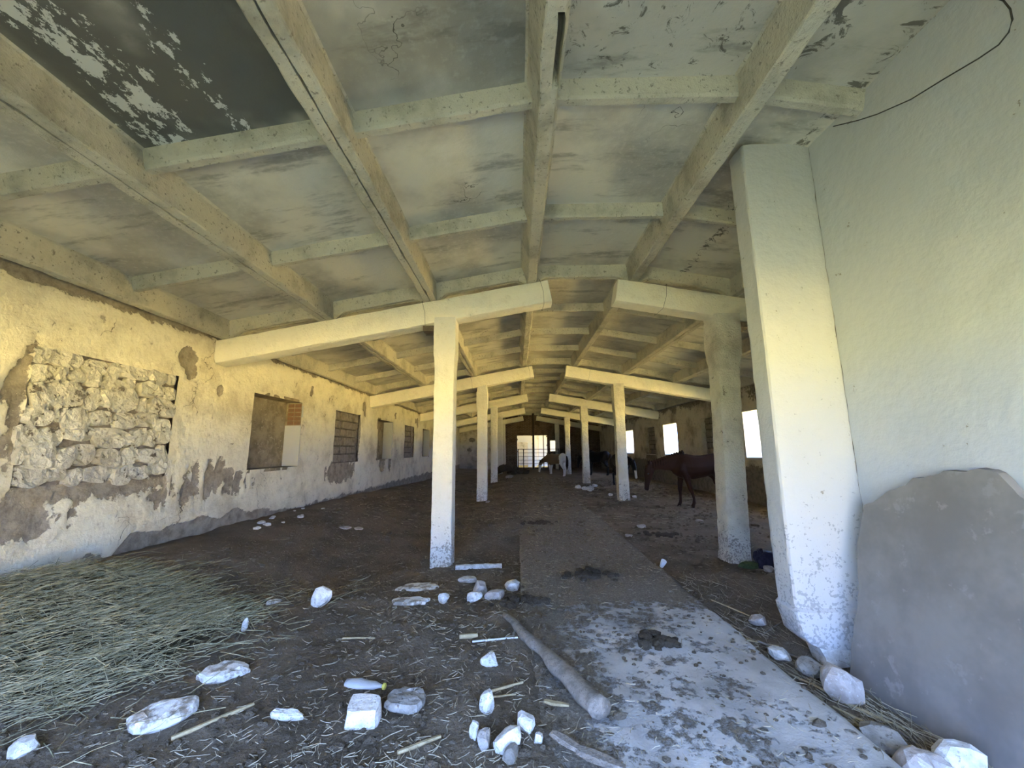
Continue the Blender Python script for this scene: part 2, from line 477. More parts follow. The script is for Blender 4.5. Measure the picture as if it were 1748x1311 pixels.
def reveal(name, X, side, y0, y1, z0, z1, depth, parent, mats):
    """four faces lining a recess; mats = (low y, high y, sill, head)"""
    a, b = X, X-side*depth
    quads = [('jamb', [(a,y0,z0),(b,y0,z0),(b,y0,z1),(a,y0,z1)]), ('jamb', [(a,y1,z0),(b,y1,z0),(b,y1,z1),(a,y1,z1)]),
             ('sill', [(a,y0,z0),(b,y0,z0),(b,y1,z0),(a,y1,z0)]), ('lintel', [(a,y0,z1),(b,y0,z1),(b,y1,z1),(a,y1,z1)])]
    offs = [V(0,-.05,0), V(0,.05,0), V(0,0,-.05), V(0,0,.05)]
    for (nm, q), mt, o in zip(quads, mats, offs):
        q = [Vector(p) for p in q]; t = MB()
        t.add(q+[p+o for p in q], [(0,1,2,3),(4,7,6,5),(0,4,5,1),(1,5,6,2),(2,6,7,3),(3,7,4,0)])
        t.build(nm, mt, parent)

def masonry(parent, y0, y1, z0, z1, rows, per, X, side, mat, nm, irregular=.35, proud=.04, seed=0, gap=.02, bulge=.03, rubble=False):
    random.seed(seed)
    hs = [U(.8, 1.2) for _ in range(rows)]; t = sum(hs); z = z0
    for r in range(rows):
        h = hs[r]/t*(z1-z0)
        ws = [U(1-irregular, 1+irregular) for _ in range(per+(r % 2))]; tw = sum(ws); y = y0
        for wv in ws:
            wd = wv/tw*(y1-y0)
            hy, hz = wd/2-gap*.5, h/2-gap*.5
            bm = bmesh.new(); bmesh.ops.create_cube(bm, size=2)
            bmesh.ops.subdivide_edges(bm, edges=bm.edges, cuts=1, use_grid_fill=True)
            sd = U(0, 90); pr = proud*U(.4, 1.4)
            if rubble: hz *= U(.75, 1.25); hy *= U(.85, 1.15); bmesh.ops.subdivide_edges(bm, edges=[e for e in bm.edges if all(v.co.x*side > .5 for v in e.verts)], cuts=1, use_grid_fill=True)
            for v in bm.verts:
                x_, y_, z_ = v.co
                k = 1-(.30 if rubble else .10)*max(0, abs(y_)+abs(z_)-1.3)
                p = V(x_*.07, y_*hy*k, z_*hz*k)
                if x_*side > 0:
                    p.x += side*(pr-.07+bulge*(1-.5*(y_*y_+z_*z_)))
                q = p*5+V(sd, sd*2, 0)
                p += V(side*.02*noise.noise(q*2), .02*noise.noise(q+V(5, 0, 0)), .02*noise.noise(q+V(0, 9, 0)))*(irregular*2.2)
                if rubble: p += V(side*.028*noise.noise(q*4.5), 0, .014*noise.noise(q*3+V(3, 3, 3)))
                v.co = p
            me = bpy.data.meshes.new(nm); bm.to_mesh(me); bm.free(); me.materials.append(mat)
            so = link(nm, me, parent, (X, y+wd/2+(U(-.02, .02) if rubble else 0), z+h/2+(U(-.035, .035) if rubble else 0)))
            if rubble: so.rotation_euler = (U(-.22, .22), U(-.1, .1), U(-.1, .1))
            y += wd
        z += h

wdesc = ['opening filled with lumpy whitewashed rubble, nearest on the left wall',
         'blind window recess with brown back and red bricks showing, left wall',
         'window walled up with grey blocks between two blind recesses, left wall',
         'narrow-looking blind recess with white right jamb, third from nearest, left wall',
         'small far window walled up with grey blocks, left wall',
         'farthest visible blind recess of the left wall']
windows = []
for i, (a, b) in enumerate(WIN_L):
    dep = (.04, .30, .05, .30, .06, .28)[i]
    mb = MB(); X1 = XL-dep-.02
    back = m_block if i == 0 else m_mortar if i in (2, 4) else m_niche
    mb.box(X1-.22, X1-(.04 if i in (2, 4) else 0), a-.02, b+.02, WZ0-.02, WZ1+.02)
    wo = struct(mb.build('window_%d' % (i+1), back), wdesc[i], 'window')
    windows.append(wo)
    if i in (1, 3, 5):
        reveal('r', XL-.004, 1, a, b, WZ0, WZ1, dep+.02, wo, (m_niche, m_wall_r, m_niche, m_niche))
masonry(windows[0], 3.36, 4.85, WZ0, WZ1, 7, 7, XL-.045, 1, m_mason, 'rubble_stone', .6, .045, 3, -.012, .014, True)
masonry(windows[2], 9.24, 10.70, WZ0, WZ1, 6, 3, XL-.06, 1, m_block, 'stone_block', .25, .03, 4, .035, .012)
masonry(windows[4], 15.05, 16.45, WZ0, WZ1, 6, 3, XL-.06, 1, m_block, 'stone_block', .25, .03, 5, .035, .012)
mb = MB(); mb.box(XL-.31, XL-.006, 7.762, 7.80, 1.99, WZ1-.003); mb.build('bare_jamb_mortar', m_niche, windows[1])
# bare red bricks on the far jamb of the second recess
for r in range(5):
    for k in range(2):
        mb = MB(); z = WZ1-.02-.085*(r+1); x0 = XL-.27+k*.135
        mb.box(x0+.006+.01*nz(r*3, k), x0+.125, 7.752+.006*nz(r*5.1, k*3), 7.80, z+.008, z+.076)
        mb.build('red_brick', m_redbrick, windows[1])

# ------------------------------------------------------------------ right long wall
WIN_R = [(6.55, 8.0, 1), (9.50, 10.97, 1), (12.05, 13.49, 0), (15.53, 16.97, 1), (18.0, 19.35, 0), (21.39, 22.85, 1)]
holesR = [(a, b, WZ0, WZ1) for a, b, o in WIN_R]
def bare_right(y, z):
    e = .12*fr(y*2, z*2, 7, 4)
    b = (1.05-z)*2.5+e*4-.2
    b = max(b, (z-2.95)*2+e*5)
    for a, c, o in WIN_R:
        if o == 0: b = max(b, disk(y, z, (a+c)/2, 1.0, .8, .35)+e*3)
    return max(0, min(1, .5+b*.8))
ylist = grid_lines(arange(3.0, YF+.2, .13)+[YF+.2], [v for h in holesR for v in h[:2]])
zlist = grid_lines(arange(-.15, 3.5, .1)+[3.5], [WZ0, WZ1])
vs, fs, at = wall_grid('wall_right', XR, ylist, zlist, holesR, m_wall_d, bare_right, -1)
wr = struct(obj('wall_right', vs, fs, m_wall_d, smooth=True, attrs={'bare': at}), 'stained right long wall with bright open windows', 'wall')
lf = MB(); last = YB
for a, b, o in WIN_R:
    lf.box(XR+.44, XR+.47, last, a, -.15, 3.5); lf.box(XR+.44, XR+.47, a, b, -.15, WZ0-.03); lf.box(XR+.44, XR+.47, a, b, WZ1+.03, 3.5); last = b
lf.box(XR+.44, XR+.47, last, YF+.3, -.15, 3.5)
lf.build('outer_leaf', m_wall_d, wr, fix=False)
for i, (a, b, o) in enumerate(WIN_R):
    mb = MB()
    lab = {0: None, 1: 'bright open window opening partly hidden by the big near pilaster', 2: 'walled-up window between the two nearest open windows of the right wall',
           3: 'bright open window opening above the brown horse', 4: 'dark block-filled window left of the middle open window, right wall', 5: 'farthest bright open window beside the third right pillar'}[i]
    if o:
        mb.box(XR-.03, XR+.44, a-.02, b+.02, WZ0-.06, WZ0)
        wo = struct(mb.build('window_%d' % (7+i), m_wall_r), lab, 'window')
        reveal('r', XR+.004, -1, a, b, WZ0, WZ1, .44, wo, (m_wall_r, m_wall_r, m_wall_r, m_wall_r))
    else:
        mb.box(XR+.16, XR+.4, a-.02, b+.02, WZ0-.02, WZ1+.02)
        wo = struct(mb.build('window_%d' % (7+i), m_mortar), lab, 'window')
        reveal('r', XR+.004, -1, a, b, WZ0, WZ1, .2, wo, (m_wall_d, m_wall_d, m_wall_d, m_wall_d))
        masonry(wo, a, b, WZ0, WZ1, 6, 3, XR+.17, -1, m_block, 'stone_block', .25, .03, 20+i, .035, .012)

# ------------------------------------------------------------------ entrance gable behind the viewer, with its wide doorway
DX0, DX1, DZ = -2.9, 2.4, 2.12
mb = MB()
mb.box(XL-.6, DX0, YB-.3, YB, -.15, 5)
mb.box(DX1, XR+.5, YB-.3, YB, -.15, 5)
mb.box(DX0, DX1, YB-.3, YB, DZ, 5)
struct(mb.build('wall_entrance', m_wall_r, fix=False), 'entrance gable wall with a wide open doorway', 'wall')

# ------------------------------------------------------------------ near right wall
XN, YP = 2.53, 3.02
def near_wall():
    ylist = arange(YB, 1.4, .3)+arange(1.4, YP+.2, .05)+[YP+.2]
    zlist = arange(-.15, 4.25, .05)+[4.25]
    vs = []; n = len(zlist)
    for y in ylist:
        for z in zlist:
            vs.append((XN-.012*fr(y*1.1, z*1.1, 3, 4)-.004*fr(y*6, z*6, 3, 3), y, z))
    fs = [(j*n+i, j*n+i+1, (j+1)*n+i+1, (j+1)*n+i) for j in range(len(ylist)-1) for i in range(n-1)]
    return vs, fs
vs, fs = near_wall()
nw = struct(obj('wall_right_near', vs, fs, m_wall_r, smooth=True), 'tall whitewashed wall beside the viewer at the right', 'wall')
mb = MB(); mb.box(XN+.05, XN+.25, YB, YP+.22, -.15, 4.4)
mb.build('core', m_stone_g, nw)
mb = MB(); mb.box(XN+.06, XR+.4, YP+.04, YP+.22, -.15, 4.0)
struct(mb.build('wall_cross', m_wall_d), 'cross wall behind the near pilaster', 'wall')

# ------------------------------------------------------------------ far gable
def far_wall():
    """front face with openings: (x0,x1,z0,z1)"""
    holes = [(.02, 2.3, .12, 2.50), (2.50, 2.92, 1.30, 2.10)]
    return holes
fh = far_wall()
def wall_panels(x0, x1, z0, ztop, holes, y0, y1, mat):
    xs_ = sorted({x0, x1, *[h[0] for h in holes], *[h[1] for h in holes]})
    mb = MB()
    for a, b in zip(xs_[:-1], xs_[1:]):
        cuts = sorted([(h[2], h[3]) for h in holes if h[0] <= a and h[1] >= b])
        z = z0
        for c, d in cuts:
            if c > z: mb.box(a, b, y0, y1, z, c)
            z = d
        mb.box(a, b, y0, y1, z, ztop)
    return mb
wf = struct(wall_panels(-.85, XR+.5, -.15, 4.4, fh, YF, YF+.35, m_brick).build('wall_far', m_brick, fix=False), 'dark brick end wall with a ragged doorway', 'wall')
random.seed(31)
for (x, z, sx, sz) in [(2.28, 2.42, .10, .10), (2.30, 1.75, .12, .12), (2.29, 1.1, .09, .1), (.04, 2.2, .06, .12), (.03, 1.3, .05, .1), (1.2, 2.49, .25, .04), (2.27, .5, .12, .12)]:
    mb = MB(); mb.box(x-sx/2, x+sx/2, YF+.02, YF+.3, z-sz/2, z+sz/2); mb.build('broken_brick', m_brick, wf)
# whitewashed left part
zl = arange(-.15, 4.3, .1)+[4.3]; xl_ = arange(XL-.2, -.85, .1)+[-.85]
vs, at = [], []
for x in xl_:
    for z in zl:
        b = -.6+max(disk(x, z, -3.4, 2.2, .35, .3), disk(x, z, -2.7, 2.25, .35, .2), disk(x, z, -1.2, 2.2, .3, .3), disk(x, z, -3.6, 1.5, .3, .3))*1.5+.6*fr(x*2, z*2, 3)+.4
        vs.append((x, YF-.05+.01*fr(x, z, 4), z)); at.append(max(0, min(1, .2+b*.6)))
n = len(zl)
fs = [(j*n+i, (j+1)*n+i, (j+1)*n+i+1, j*n+i+1) for j in range(len(xl_)-1) for i in range(n-1)]
wfl = struct(obj('wall_far_left', vs, fs, m_wall_d, smooth=True, attrs={'bare': at}), 'whitewashed part of the end wall behind the left pillars', 'wall')
mb = MB(); mb.box(XL-.6, -.85, YF, YF+.35, -.15, 4.4); mb.build('core', m_brick, wfl)

# ------------------------------------------------------------------ roof
vs = []
ct = .27+.055
prof = [(XL-.9, zrib(XL-.9)+ct), (.22, Z0+ct), (1.75, Z0+ct), (XR+.9, zrib(XR+.9)+ct)]
mb = MB()
for (x0, z0), (x1, z1) in zip(prof[:-1], prof[1:]):
    mb.add([(x0,YB-.8,z0),(x1,YB-.8,z1),(x1,YF+.6,z1),(x0,YF+.6,z0),(x0,YB-.8,z0+.12),(x1,YB-.8,z1+.12),(x1,YF+.6,z1+.12),(x0,YF+.6,z0+.12)],
           [(0,3,2,1),(4,5,6,7),(0,1,5,4),(1,2,6,5),(2,3,7,6),(3,0,4,7)])
ceil = struct(mb.build('ceiling', m_deck, fix=False), 'low-pitched roof of ribbed concrete panels', 'ceiling')
PW = 1.5*math.sqrt(1+SL*SL)
PL = S-.03
def rib_mesh(seed, wpan, right, notch=None):
    random.seed(seed)
    nseg = 150; vs = []; fs = []
    for i in range(nseg+1):
        y = PL*i/nseg
        a = .011*noise.fractal(V(y*3, seed, 0), 1, 2, 4); b = .010*noise.fractal(V(y*3, seed, 7), 1, 2, 4)
        c = .010*noise.fractal(V(y*4, seed, 3), 1, 2, 5)
        chip = .035*sstep(.55, .8, noise.noise(V(y*1.7, seed*3.3, 5))+.3*noise.noise(V(y*9, seed, 2)))
        if notch and notch[0] < y < notch[1]: c += .17+.05*nz(y*9, 3); chip = .04
        prof = [(.0, .0), (.002+max(0, a*1.6)+chip*.6, -.268+c), (.03+chip*.3, -.270+c), (.072+b, -.268+c*.6), (.082+b, -.258), (.118, -.012), (.14, .004)]
        for x, z in prof: vs.append(((wpan-x) if right else x, y, z))
    k = len(prof)
    for i in range(nseg):
        for j in range(k-1):
            f = (i*k+j, i*k+j+1, (i+1)*k+j+1, (i+1)*k+j)
            fs.append(f if right else tuple(reversed(f)))
    fs.append(tuple(range(k)) if not right else tuple(reversed(range(k))))
    fs.append(tuple(nseg*k+j for j in (reversed(range(k)) if not right else range(k))))
    me = mesh_data('rib', vs, fs, m_rib); fix_normals(me)
    return me
def cross_mesh(seed, wpan, end=0):
    """end: 0 middle rib, -1 rib at low-y end, 1 rib at high-y end"""
    nseg = 26; vs = []; fs = []
    x0, x1 = .09, wpan-.09
    for i in range(nseg+1):
        t = i/nseg; x = x0+(x1-x0)*t
        e = min(x-x0, x1-x)
        d = .135 if end == 0 else .165+.095*max(0, 1-e/.14)
        d += .006*noise.fractal(V(x*5, seed, 1), 1, 2, 3)
        j = .005*noise.fractal(V(x*6, seed, 4), 1, 2, 3)
        if end == 0: prof = [(-.07, .004), (-.042+j, -d+.02), (-.028+j, -d), (.028+j, -d), (.042+j, -d+.02), (.07, .004)]
        elif end < 0: prof = [(0, .004), (0, -d), (.045+j, -d), (.06+j, -d+.02), (.09, .004)]
        else: prof = [(-.09, .004), (-.06+j, -d+.02), (-.045+j, -d), (0, -d), (0, .004)]
        for y, z in prof: vs.append((x, y, z))
    k = len(prof)
    for i in range(nseg):
        for j in range(k-1): fs.append((i*k+j, (i+1)*k+j, (i+1)*k+j+1, i*k+j+1))
    fs.append(tuple(range(k))); fs.append(tuple(nseg*k+j for j in reversed(range(k))))
    me = mesh_data('cross_rib', vs, fs, m_rib); fix_normals(me)
    return me
def slab_mesh(colm, bay, wpan, X0, Y0):
    nx, ny = 24, 80; vs = []; peel = []; mould = []; soot_shade_v = []
    for j in range(ny+1):
        for i in range(nx+1):
            x, y = wpan*i/nx, PL*j/ny
            vs.append((x, y, .004*fr((X0+x)*1.3, (Y0+y)*1.3, 2, 3)))
            p = m_ = s_ = 0.0
            Y = Y0+y
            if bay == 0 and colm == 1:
                s_ = .95*sstep(2.85, 2.5, Y)*sstep(-.1, .2, x)  # mostly the rib's shadow, painted over the near end of this panel
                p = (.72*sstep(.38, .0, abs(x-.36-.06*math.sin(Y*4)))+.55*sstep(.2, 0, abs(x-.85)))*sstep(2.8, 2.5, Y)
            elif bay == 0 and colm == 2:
                s_ = .5*sstep(3.0, 2.3, Y)  # painted shade, deepening towards the entrance
            if bay == 0 and colm in (3, 4): s_ = .35*sstep(2.9, 2.3, Y)  # weaker painted dimming of the near ceiling
            if bay == 0 and colm == 3:
                m_ = .62*sstep(3.3, 2.3, Y)
            if bay == 0 and colm == 4:
                m_ = .9*sstep(.5, .1, abs(x-.15))*sstep(3.0, 2.0, Y)+.8*sstep(.2, .02, abs(x-.72))
            if colm == 3 and bay == 0: m_ = max(m_, .6*sstep(.35, .05, abs(Y-2.6))*sstep(.6, .1, x))
            peel.append(p); mould.append(m_); soot_shade_v.append(s_)
    n = nx+1
    fs = [(j*n+i, (j+1)*n+i, (j+1)*n+i+1, j*n+i+1) for j in range(ny) for i in range(nx)]
    t = len(vs); vs += [(0,0,.05),(wpan,0,.05),(wpan,PL,.05),(0,PL,.05)]
    peel += [0]*4; mould += [0]*4; soot_shade_v += [0]*4
    fs.append((t, t+1, t+2, t+3))
    return mesh_data('roof_panel', vs, fs, m_soot_shade, True, {'peel': peel, 'mould': mould, 'soot': soot_shade_v})  # 'soot' carries the painted shade of the near ceiling and rib
wide = {True: PW-.006, False: 1.53-.006}
ribs = {}
for fl in (True, False):
    for rt in (True, False):
        ribs[fl, rt] = [rib_mesh(3+7*k+(2 if rt else 0)+(1 if fl else 0), wide[fl], rt) for k in range(3)]
cross = {fl: {e: [cross_mesh(5+9*k+e, wide[fl], e) for k in range(2)] for e in (-1, 0, 1)} for fl in (True, False)}
ang = math.atan(SL)
slab_share = {}
broken_rib = rib_mesh(77, wide[False], False, (2.28, 2.74))
for bay in range(5):
    Y0 = D-S+bay*S+.015
    for c in range(7):
        sl = c != 3
        X0 = [XL, XL+1.5, XL+3.0, .22, 1.75, 3.25, 4.75][c]
        wp = wide[sl]
        key = (c if bay == 0 else 10, sl, bay == 0)
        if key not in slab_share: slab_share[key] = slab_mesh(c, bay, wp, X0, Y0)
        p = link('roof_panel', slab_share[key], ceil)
        dz = .27
        p.location = (X0+.003, Y0, zrib(X0)+dz)
        p.rotation_euler = (0, -ang if c < 3 else (ang if c > 3 else 0), 0)
        for rt in (False, True):
            link('edge_rib', broken_rib if (bay == 0 and c == 3 and not rt) else ribs[sl, rt][(bay+c*2) % 3], p)
        for k in range(5):
            e = -1 if k == 0 else (1 if k == 4 else 0)
            o = link('cross_rib', cross[sl][e][(bay+c+k) % 2], p)
            o.location = (0, PL*k/4, 0)

# ------------------------------------------------------------------ beams and pillars
def beam_z(x): return zrib(x)-.004 if x < AX else zrib(x)-.004
ordn = ['nearest', 'second', 'third', 'fourth', 'farthest']
def beam(k, left):
    Y = D+k*S
    if left: xa, xb = XL-.05, AX-.515
    else: xa, xb = AX+.515, XR+.05
    h = .355; rings = []
    d = V(1, 0, SL if left else -SL).normalized(); e2 = V(-d.z, 0, d.x)
    n_ = 46
    if left: p1 = V(xb, Y, zrib(.22)+SL*(xb-.22)-.0); p0 = p1-d*(xb-xa)/d.x
    else: p0 = V(xa, Y, zrib(1.75)+SL*(1.75-xa)); p1 = p0+d*(xb-xa)/d.x
    for i in range(n_+1):
        c = p0.lerp(p1, i/n_)-e2*(h/2)
        rings.append(rect_ring(c, V(0, 1, 0), e2, .15, h/2, 5, .025))
    rough(rings, .007, 9, k*2+left, .006)
    mb = MB(); mb.loft(rings)
    side = 'left' if left else 'right'
    lab = ['nearest whitewashed %s roof beam, running out from the %s' % (side, 'left wall over the front pillar' if left else 'ridge gap to behind the pilaster'),
           'second whitewashed %s roof beam, counted from the viewer' % side, 'third whitewashed %s roof beam, counted from the viewer' % side,
           'fourth whitewashed %s roof beam, counted from the viewer' % side, 'farthest whitewashed %s roof beam, just before the brick end wall' % side][k]
    o = tag(sharp(mb.build('roof_beam', m_beam, smooth=True)), lab, 'beam', 'whitewashed concrete roof beams')
    # wire ties looped round the beam
    if k < 2:
        for t in ((.975, .62) if left else (.14,)):
            c = p0.lerp(p1, t)-e2*(h/2); w_ = MB()
            pts = [c+V(0, 1, 0)*(.158*a)+e2*((h/2+.008)*b)+d*(.02*q) for a, b, q in ((-1,-1,0),(-1,0,1.2),(-1,1,.5),(1,1,0),(1,-1,-.6),(-1,-1,0))]
            w_.tube(pts, .0025, 4); w_.build('wire_tie', m_wire, o)
    return o
for k in range(5):
    beam(k, True); beam(k, False)

def pillar(k, left):
    Y = D+k*S
    cx = -1.005 if left else 2.995
    lean = 0
    if not left and k == 0: lean = .135
    if left and k == 0: lean = -.005
    zb = (zrib(cx) - .35)
    hw = .147
    if left and k == 0: prof = [(-.12, 1.0), (.05, .98), (.25, .97), (1.0, .97), (2.0, .965), (2.55, .97), (2.75, 1.02), (2.83, 1.10), (zb+.05, 1.08)]
    elif left and k == 1: prof = [(-.12, 1.05), (.3, 1.0), (1.4, .97), (2.5, .97), (2.62, .98), (2.72, 1.12), (3.1, 1.13), (3.22, 1.0), (zb+.04, .95)]
    elif (not left) and k == 0: prof = [(-.12, 1.12), (.15, 1.0), (.9, .98), (1.8, 1.0), (2.45, 1.02), (2.62, 1.06), (2.78, 1.22), (2.9, 1.27), (zb+.05, 1.24)]
    elif not left: prof = [(-.12, 1.12), (.2, 1.05), (1.0, .98), (2.2, .97), (2.5, 1.0), (2.7, 1.1), (zb+.05, 1.1)]
    else: prof = [(-.12, 1.0), (.3, .98), (2.0, .97), (2.7, 1.0), (zb+.05, 1.02)]
    rings = []; steps = 70
    for i in range(steps+1):
        z = prof[0][0]+(prof[-1][0]-prof[0][0])*i/steps
        for (za, sa), (zc, sc) in zip(prof[:-1], prof[1:]):
            if za <= z <= zc+1e-6: s_ = sa+(sc-sa)*sstep(za, zc, z); break
        rings.append(rect_ring(V(cx+lean*(z/zb-1) if k == 0 and not left else cx+lean, Y, z), V(1, 0, 0), V(0, 1, 0), hw*s_, hw*s_, 6, .014))
    rough(rings, (.004 if left else .007), 12, k*3+left+.5, .005 if left else .007)
    mb = MB(); mb.loft(rings)
    if left: lab = ['nearest whitewashed pillar, tall and slender, under the left roof beam', 'second left pillar with a rounded knob-like head', 'third pillar of the left row, plain and straight', 'fourth pillar of the left row, stained dark near its foot', 'farthest pillar of the left row, by the brick end wall'][k]
    else: lab = ['rough pillar with flared head beside the big near pilaster', 'second right pillar, left of the brown horse', 'third right pillar, hiding the head of a black horse', 'fourth right pillar beside the white-rumped horse', 'farthest right pillar, beyond the white-rumped horse'][k]
    o = tag(sharp(mb.build('pillar', (m_pil if left else m_rough), smooth=True)), lab, 'pillar', 'whitewashed concrete pillars')
    return o
for k in range(5):
    pillar(k, True); pillar(k, False)
# bearing pads (dark gap) beside the pillar heads
for (x, nm) in ((-1.24, 'left'), (3.25, 'right')):
    mb = MB(); z = zrib(x)-.40
    mb.box(x-.09, x+.09, D-.12, D+.12, z-.05, z+.03)
    tag(mb.build('bearing_block', m_mortar), 'small dark block wedged under the nearest %s roof beam beside its pillar' % nm, 'block')

# ------------------------------------------------------------------ near pilaster
def pilaster():
    rings = []
    prof = [(.10, 2.10, 2.42), (.13, 2.02, 2.46), (.17, 1.98, 2.50), (.30, 1.945, 2.535), (.345, 1.94, 2.54), (.36, 1.965, 2.54), (.5, 1.96, 2.54), (4.05, 1.965, 2.56)]
    zs = [.10, .13, .17, .24, .30, .34, .36]+arange(.42, 4.05, .06)+[4.05]
    for z in zs:
        for (za, a0, b0), (zc, a1, b1) in zip(prof[:-1], prof[1:]):
            if za <= z <= zc+1e-6:
                t = (z-za)/(zc-za); a, b = a0+(a1-a0)*t, b0+(b1-b0)*t; break
        bulge = .012 if z < .35 else 0
        rings.append(rect_ring(V((a+b)/2, YP+.115-bulge, z), V(1, 0, 0), V(0, 1, 0), (b-a)/2, .115+bulge, 9, .018))
    rough(rings, .005, 7, 4, .006)
    mb = MB(); mb.loft(rings)
    o = tag(sharp(mb.build('pilaster', m_pilaster, smooth=True)), 'big whitewashed pilaster at the right, undercut at its foot', 'pilaster')
    rings = []
    for z, x0, x1 in ((-.12, 2.19, 2.33), (-.05, 2.14, 2.35), (.03, 2.12, 2.37), (.10, 2.09, 2.41), (.14, 2.07, 2.44)):
        rings.append(rect_ring(V((x0+x1)/2, YP+.11, z), V(1, 0, 0), V(0, 1, 0), (x1-x0)/2, .10, 4, .02))
    rough(rings, .02, 9, 8)
    mb = MB(); mb.loft(rings); mb.build('eroded_foot', m_stone, o)
    # ragged crack where it meets the wall
    mb = MB(); pts = []
    for i in range(60):
        z = .95+3.05*i/59
        pts.append(V(XN-.012+.008*nz(z*7, 2), YP-.004-.01*abs(nz(z*9, 5)), z))
    mb.tube(pts, [max(.0006, .006*(nz(i*.45, 3)+.15)) for i in range(60)], 5); mb.build('crack', m_mortar, o)
pilaster()

# ------------------------------------------------------------------ leaning clay slab
def leaning():
    out = [(2.83,-.06),(2.842,-.018),(2.852,.132),(2.852,.272),(2.839,.42),(2.843,.563),(2.884,.737),(2.881,.91),(2.864,1.08),(2.80,1.112),(2.727,1.163),(2.673,1.202),(2.585,1.232),(2.541,1.278),(2.481,1.293),(2.424,1.307),(2.368,1.341),(2.32,1.334),(2.247,1.341),(2.197,1.359),(2.139,1.353),(2.10,1.328),(2.049,1.28),(1.995,1.23),(1.85,1.10),(1.70,.95),(1.60,.6),(1.55,.2),(1.62,-.05),(1.85,-.08),(2.1,-.09),(2.35,-.09),(2.55,-.09),(2.70,-.085)]
    pts = []
    for i, (a, b) in enumerate(out):
        c, d = out[(i+1) % len(out)]
        for k in range(4):
            t = k/4; y, z = a+(c-a)*t, b+(d-b)*t
            pts.append((y+.012*nz(y*14, z*14), z+.014*nz(y*14, z*14, 4)))
    def X(z): return 2.13+.355*(z/1.38)
    bm = bmesh.new()
    f = [bm.verts.new((X(z), y, z)) for y, z in pts]
    b = [bm.verts.new((X(z)+.045, y+.006*nz(y*20, z*20, 8), z+.004)) for y, z in pts]
    bm.faces.new(list(reversed(f))); bm.faces.new(b)
    n = len(f)
    for i in range(n): bm.faces.new((f[i], f[(i+1) % n], b[(i+1) % n], b[i]))
    bmesh.ops.recalc_face_normals(bm, faces=bm.faces)
    me = bpy.data.meshes.new('clay_slab'); bm.to_mesh(me); bm.free(); me.materials.append(m_clay)
    tag(link('clay_slab', me), 'large ragged grey clay slab leaning against the near right wall', 'slab')
leaning()

# bent wire hanging from the corner of roof and near wall
mb = MB()
pts = [V(*p) for p in ((2.47, 2.70, 3.92), (2.47, 2.50, 3.785), (2.46, 2.354, 3.695), (2.45, 2.135, 3.588), (2.44, 1.945, 3.53), (2.44, 1.784, 3.481), (2.44, 1.70, 3.465), (2.44, 1.655, 3.485), (2.44, 1.632, 3.53), (2.44, 1.63, 3.59), (2.44, 1.645, 3.66), (2.44, 1.68, 3.73))]
mb.tube(pts, .004, 5); tag(mb.build('loose_wire', m_wire), 'thin dark wire looping across the top of the near right wall', 'wire')

# ------------------------------------------------------------------ far end: post, gate, yard beyond
mb = MB(); mb.tube([(1.14, 28.0, -.1), (1.16, 28.0, 2.0), (1.17, 28.0, zrib(1.1)+.1)], .075, 8)
tag(mb.build('prop_post', m_rust), 'dark prop post standing in the middle before the far doorway', 'post')
g = empty('pipe_gate', 'dark iron pipe gate across the far doorway', 'gate', (0, 28.2, 0))
for x, zt in ((.46, 1.5), (1.88, 2.55), (2.95, 1.5), (.08, 1.5)):
    mb = MB(); mb.tube([(x, 0, -.05), (x, 0, zt)], .03, 8); mb.build('gate_post', m_rust, g)
for z in (1.47, 1.22, .97, .72, .47):
    mb = MB(); mb.tube([(.06, 0, z), (2.98, 0, z-.02)], .024 if z > 1.4 else .018, 6); mb.build('rail', m_rust, g)

def pier(x0, x1, y, z1, mat, nm, lab, cat, holes=()):
    o = wall_panels(x0, x1, -.12, z1, holes, y, y+.3, mat).build(nm, mat, fix=False)
    return tag(o, lab, cat)
pier(-1.2, 1.35, 36.5, 3.2, m_wall_r, 'ruined_wall', 'pale ruined wall with a square hole seen through the far doorway', 'wall', [(.05, 1.0, -.12, 2.1)])
pier(1.5, 1.82, 36.9, 3.1, m_wall_r, 'ruined_pier', 'narrow pale pier just right of the prop post, beyond the far doorway', 'pier')
pier(2.05, 3.6, 37.5, 3.4, m_wall_r, 'ruined_pier', 'broad pale pier at the right side of the far doorway, outside', 'pier')
mb = MB(); mb.box(-5, 8, 30.3, 40, 3.6, 3.8)
struct(mb.build('ceiling_annex', m_deck), 'roof over the ruined room beyond the far doorway', 'ceiling')
mb = MB(); mb.box(-5.2, -5, 30.3, 40, -.12, 3.6); mb.box(-5, 8, 40, 40.2, -.12, 3.6)
struct(mb.build('wall_annex', m_wall_d, fix=False), 'walls of the ruined room beyond the far doorway', 'wall')
random.seed(12)

# ------------------------------------------------------------------ loose stones and litter
def rock_mesh(seed, sx, sy, sz, mat, cuts=9, sub=2):
    rnd = random.Random(seed)
    bm = bmesh.new(); bmesh.ops.create_icosphere(bm, subdivisions=sub, radius=1)
    planes = []
    for _ in range(cuts):
        d = V(rnd.gauss(0, 1), rnd.gauss(0, 1), rnd.gauss(0, 1)).normalized(); planes.append((d, rnd.uniform(.62, .95)))
    for v in bm.verts:
        p = v.co.copy()
        p /= (abs(p.x)**4+abs(p.y)**4+abs(p.z)**4)**.25
        for d, h in planes:
            k = p.dot(d)
            if k > h: p -= d*(k-h)
        p *= 1+.10*noise.noise(p*3+V(seed*3.7, seed, 0))
        v.co = (p.x*sx*.55, p.y*sy*.55, p.z*sz*.55)
    me = bpy.data.meshes.new('stone'); bm.to_mesh(me); bm.free(); me.materials.append(mat)
    return me
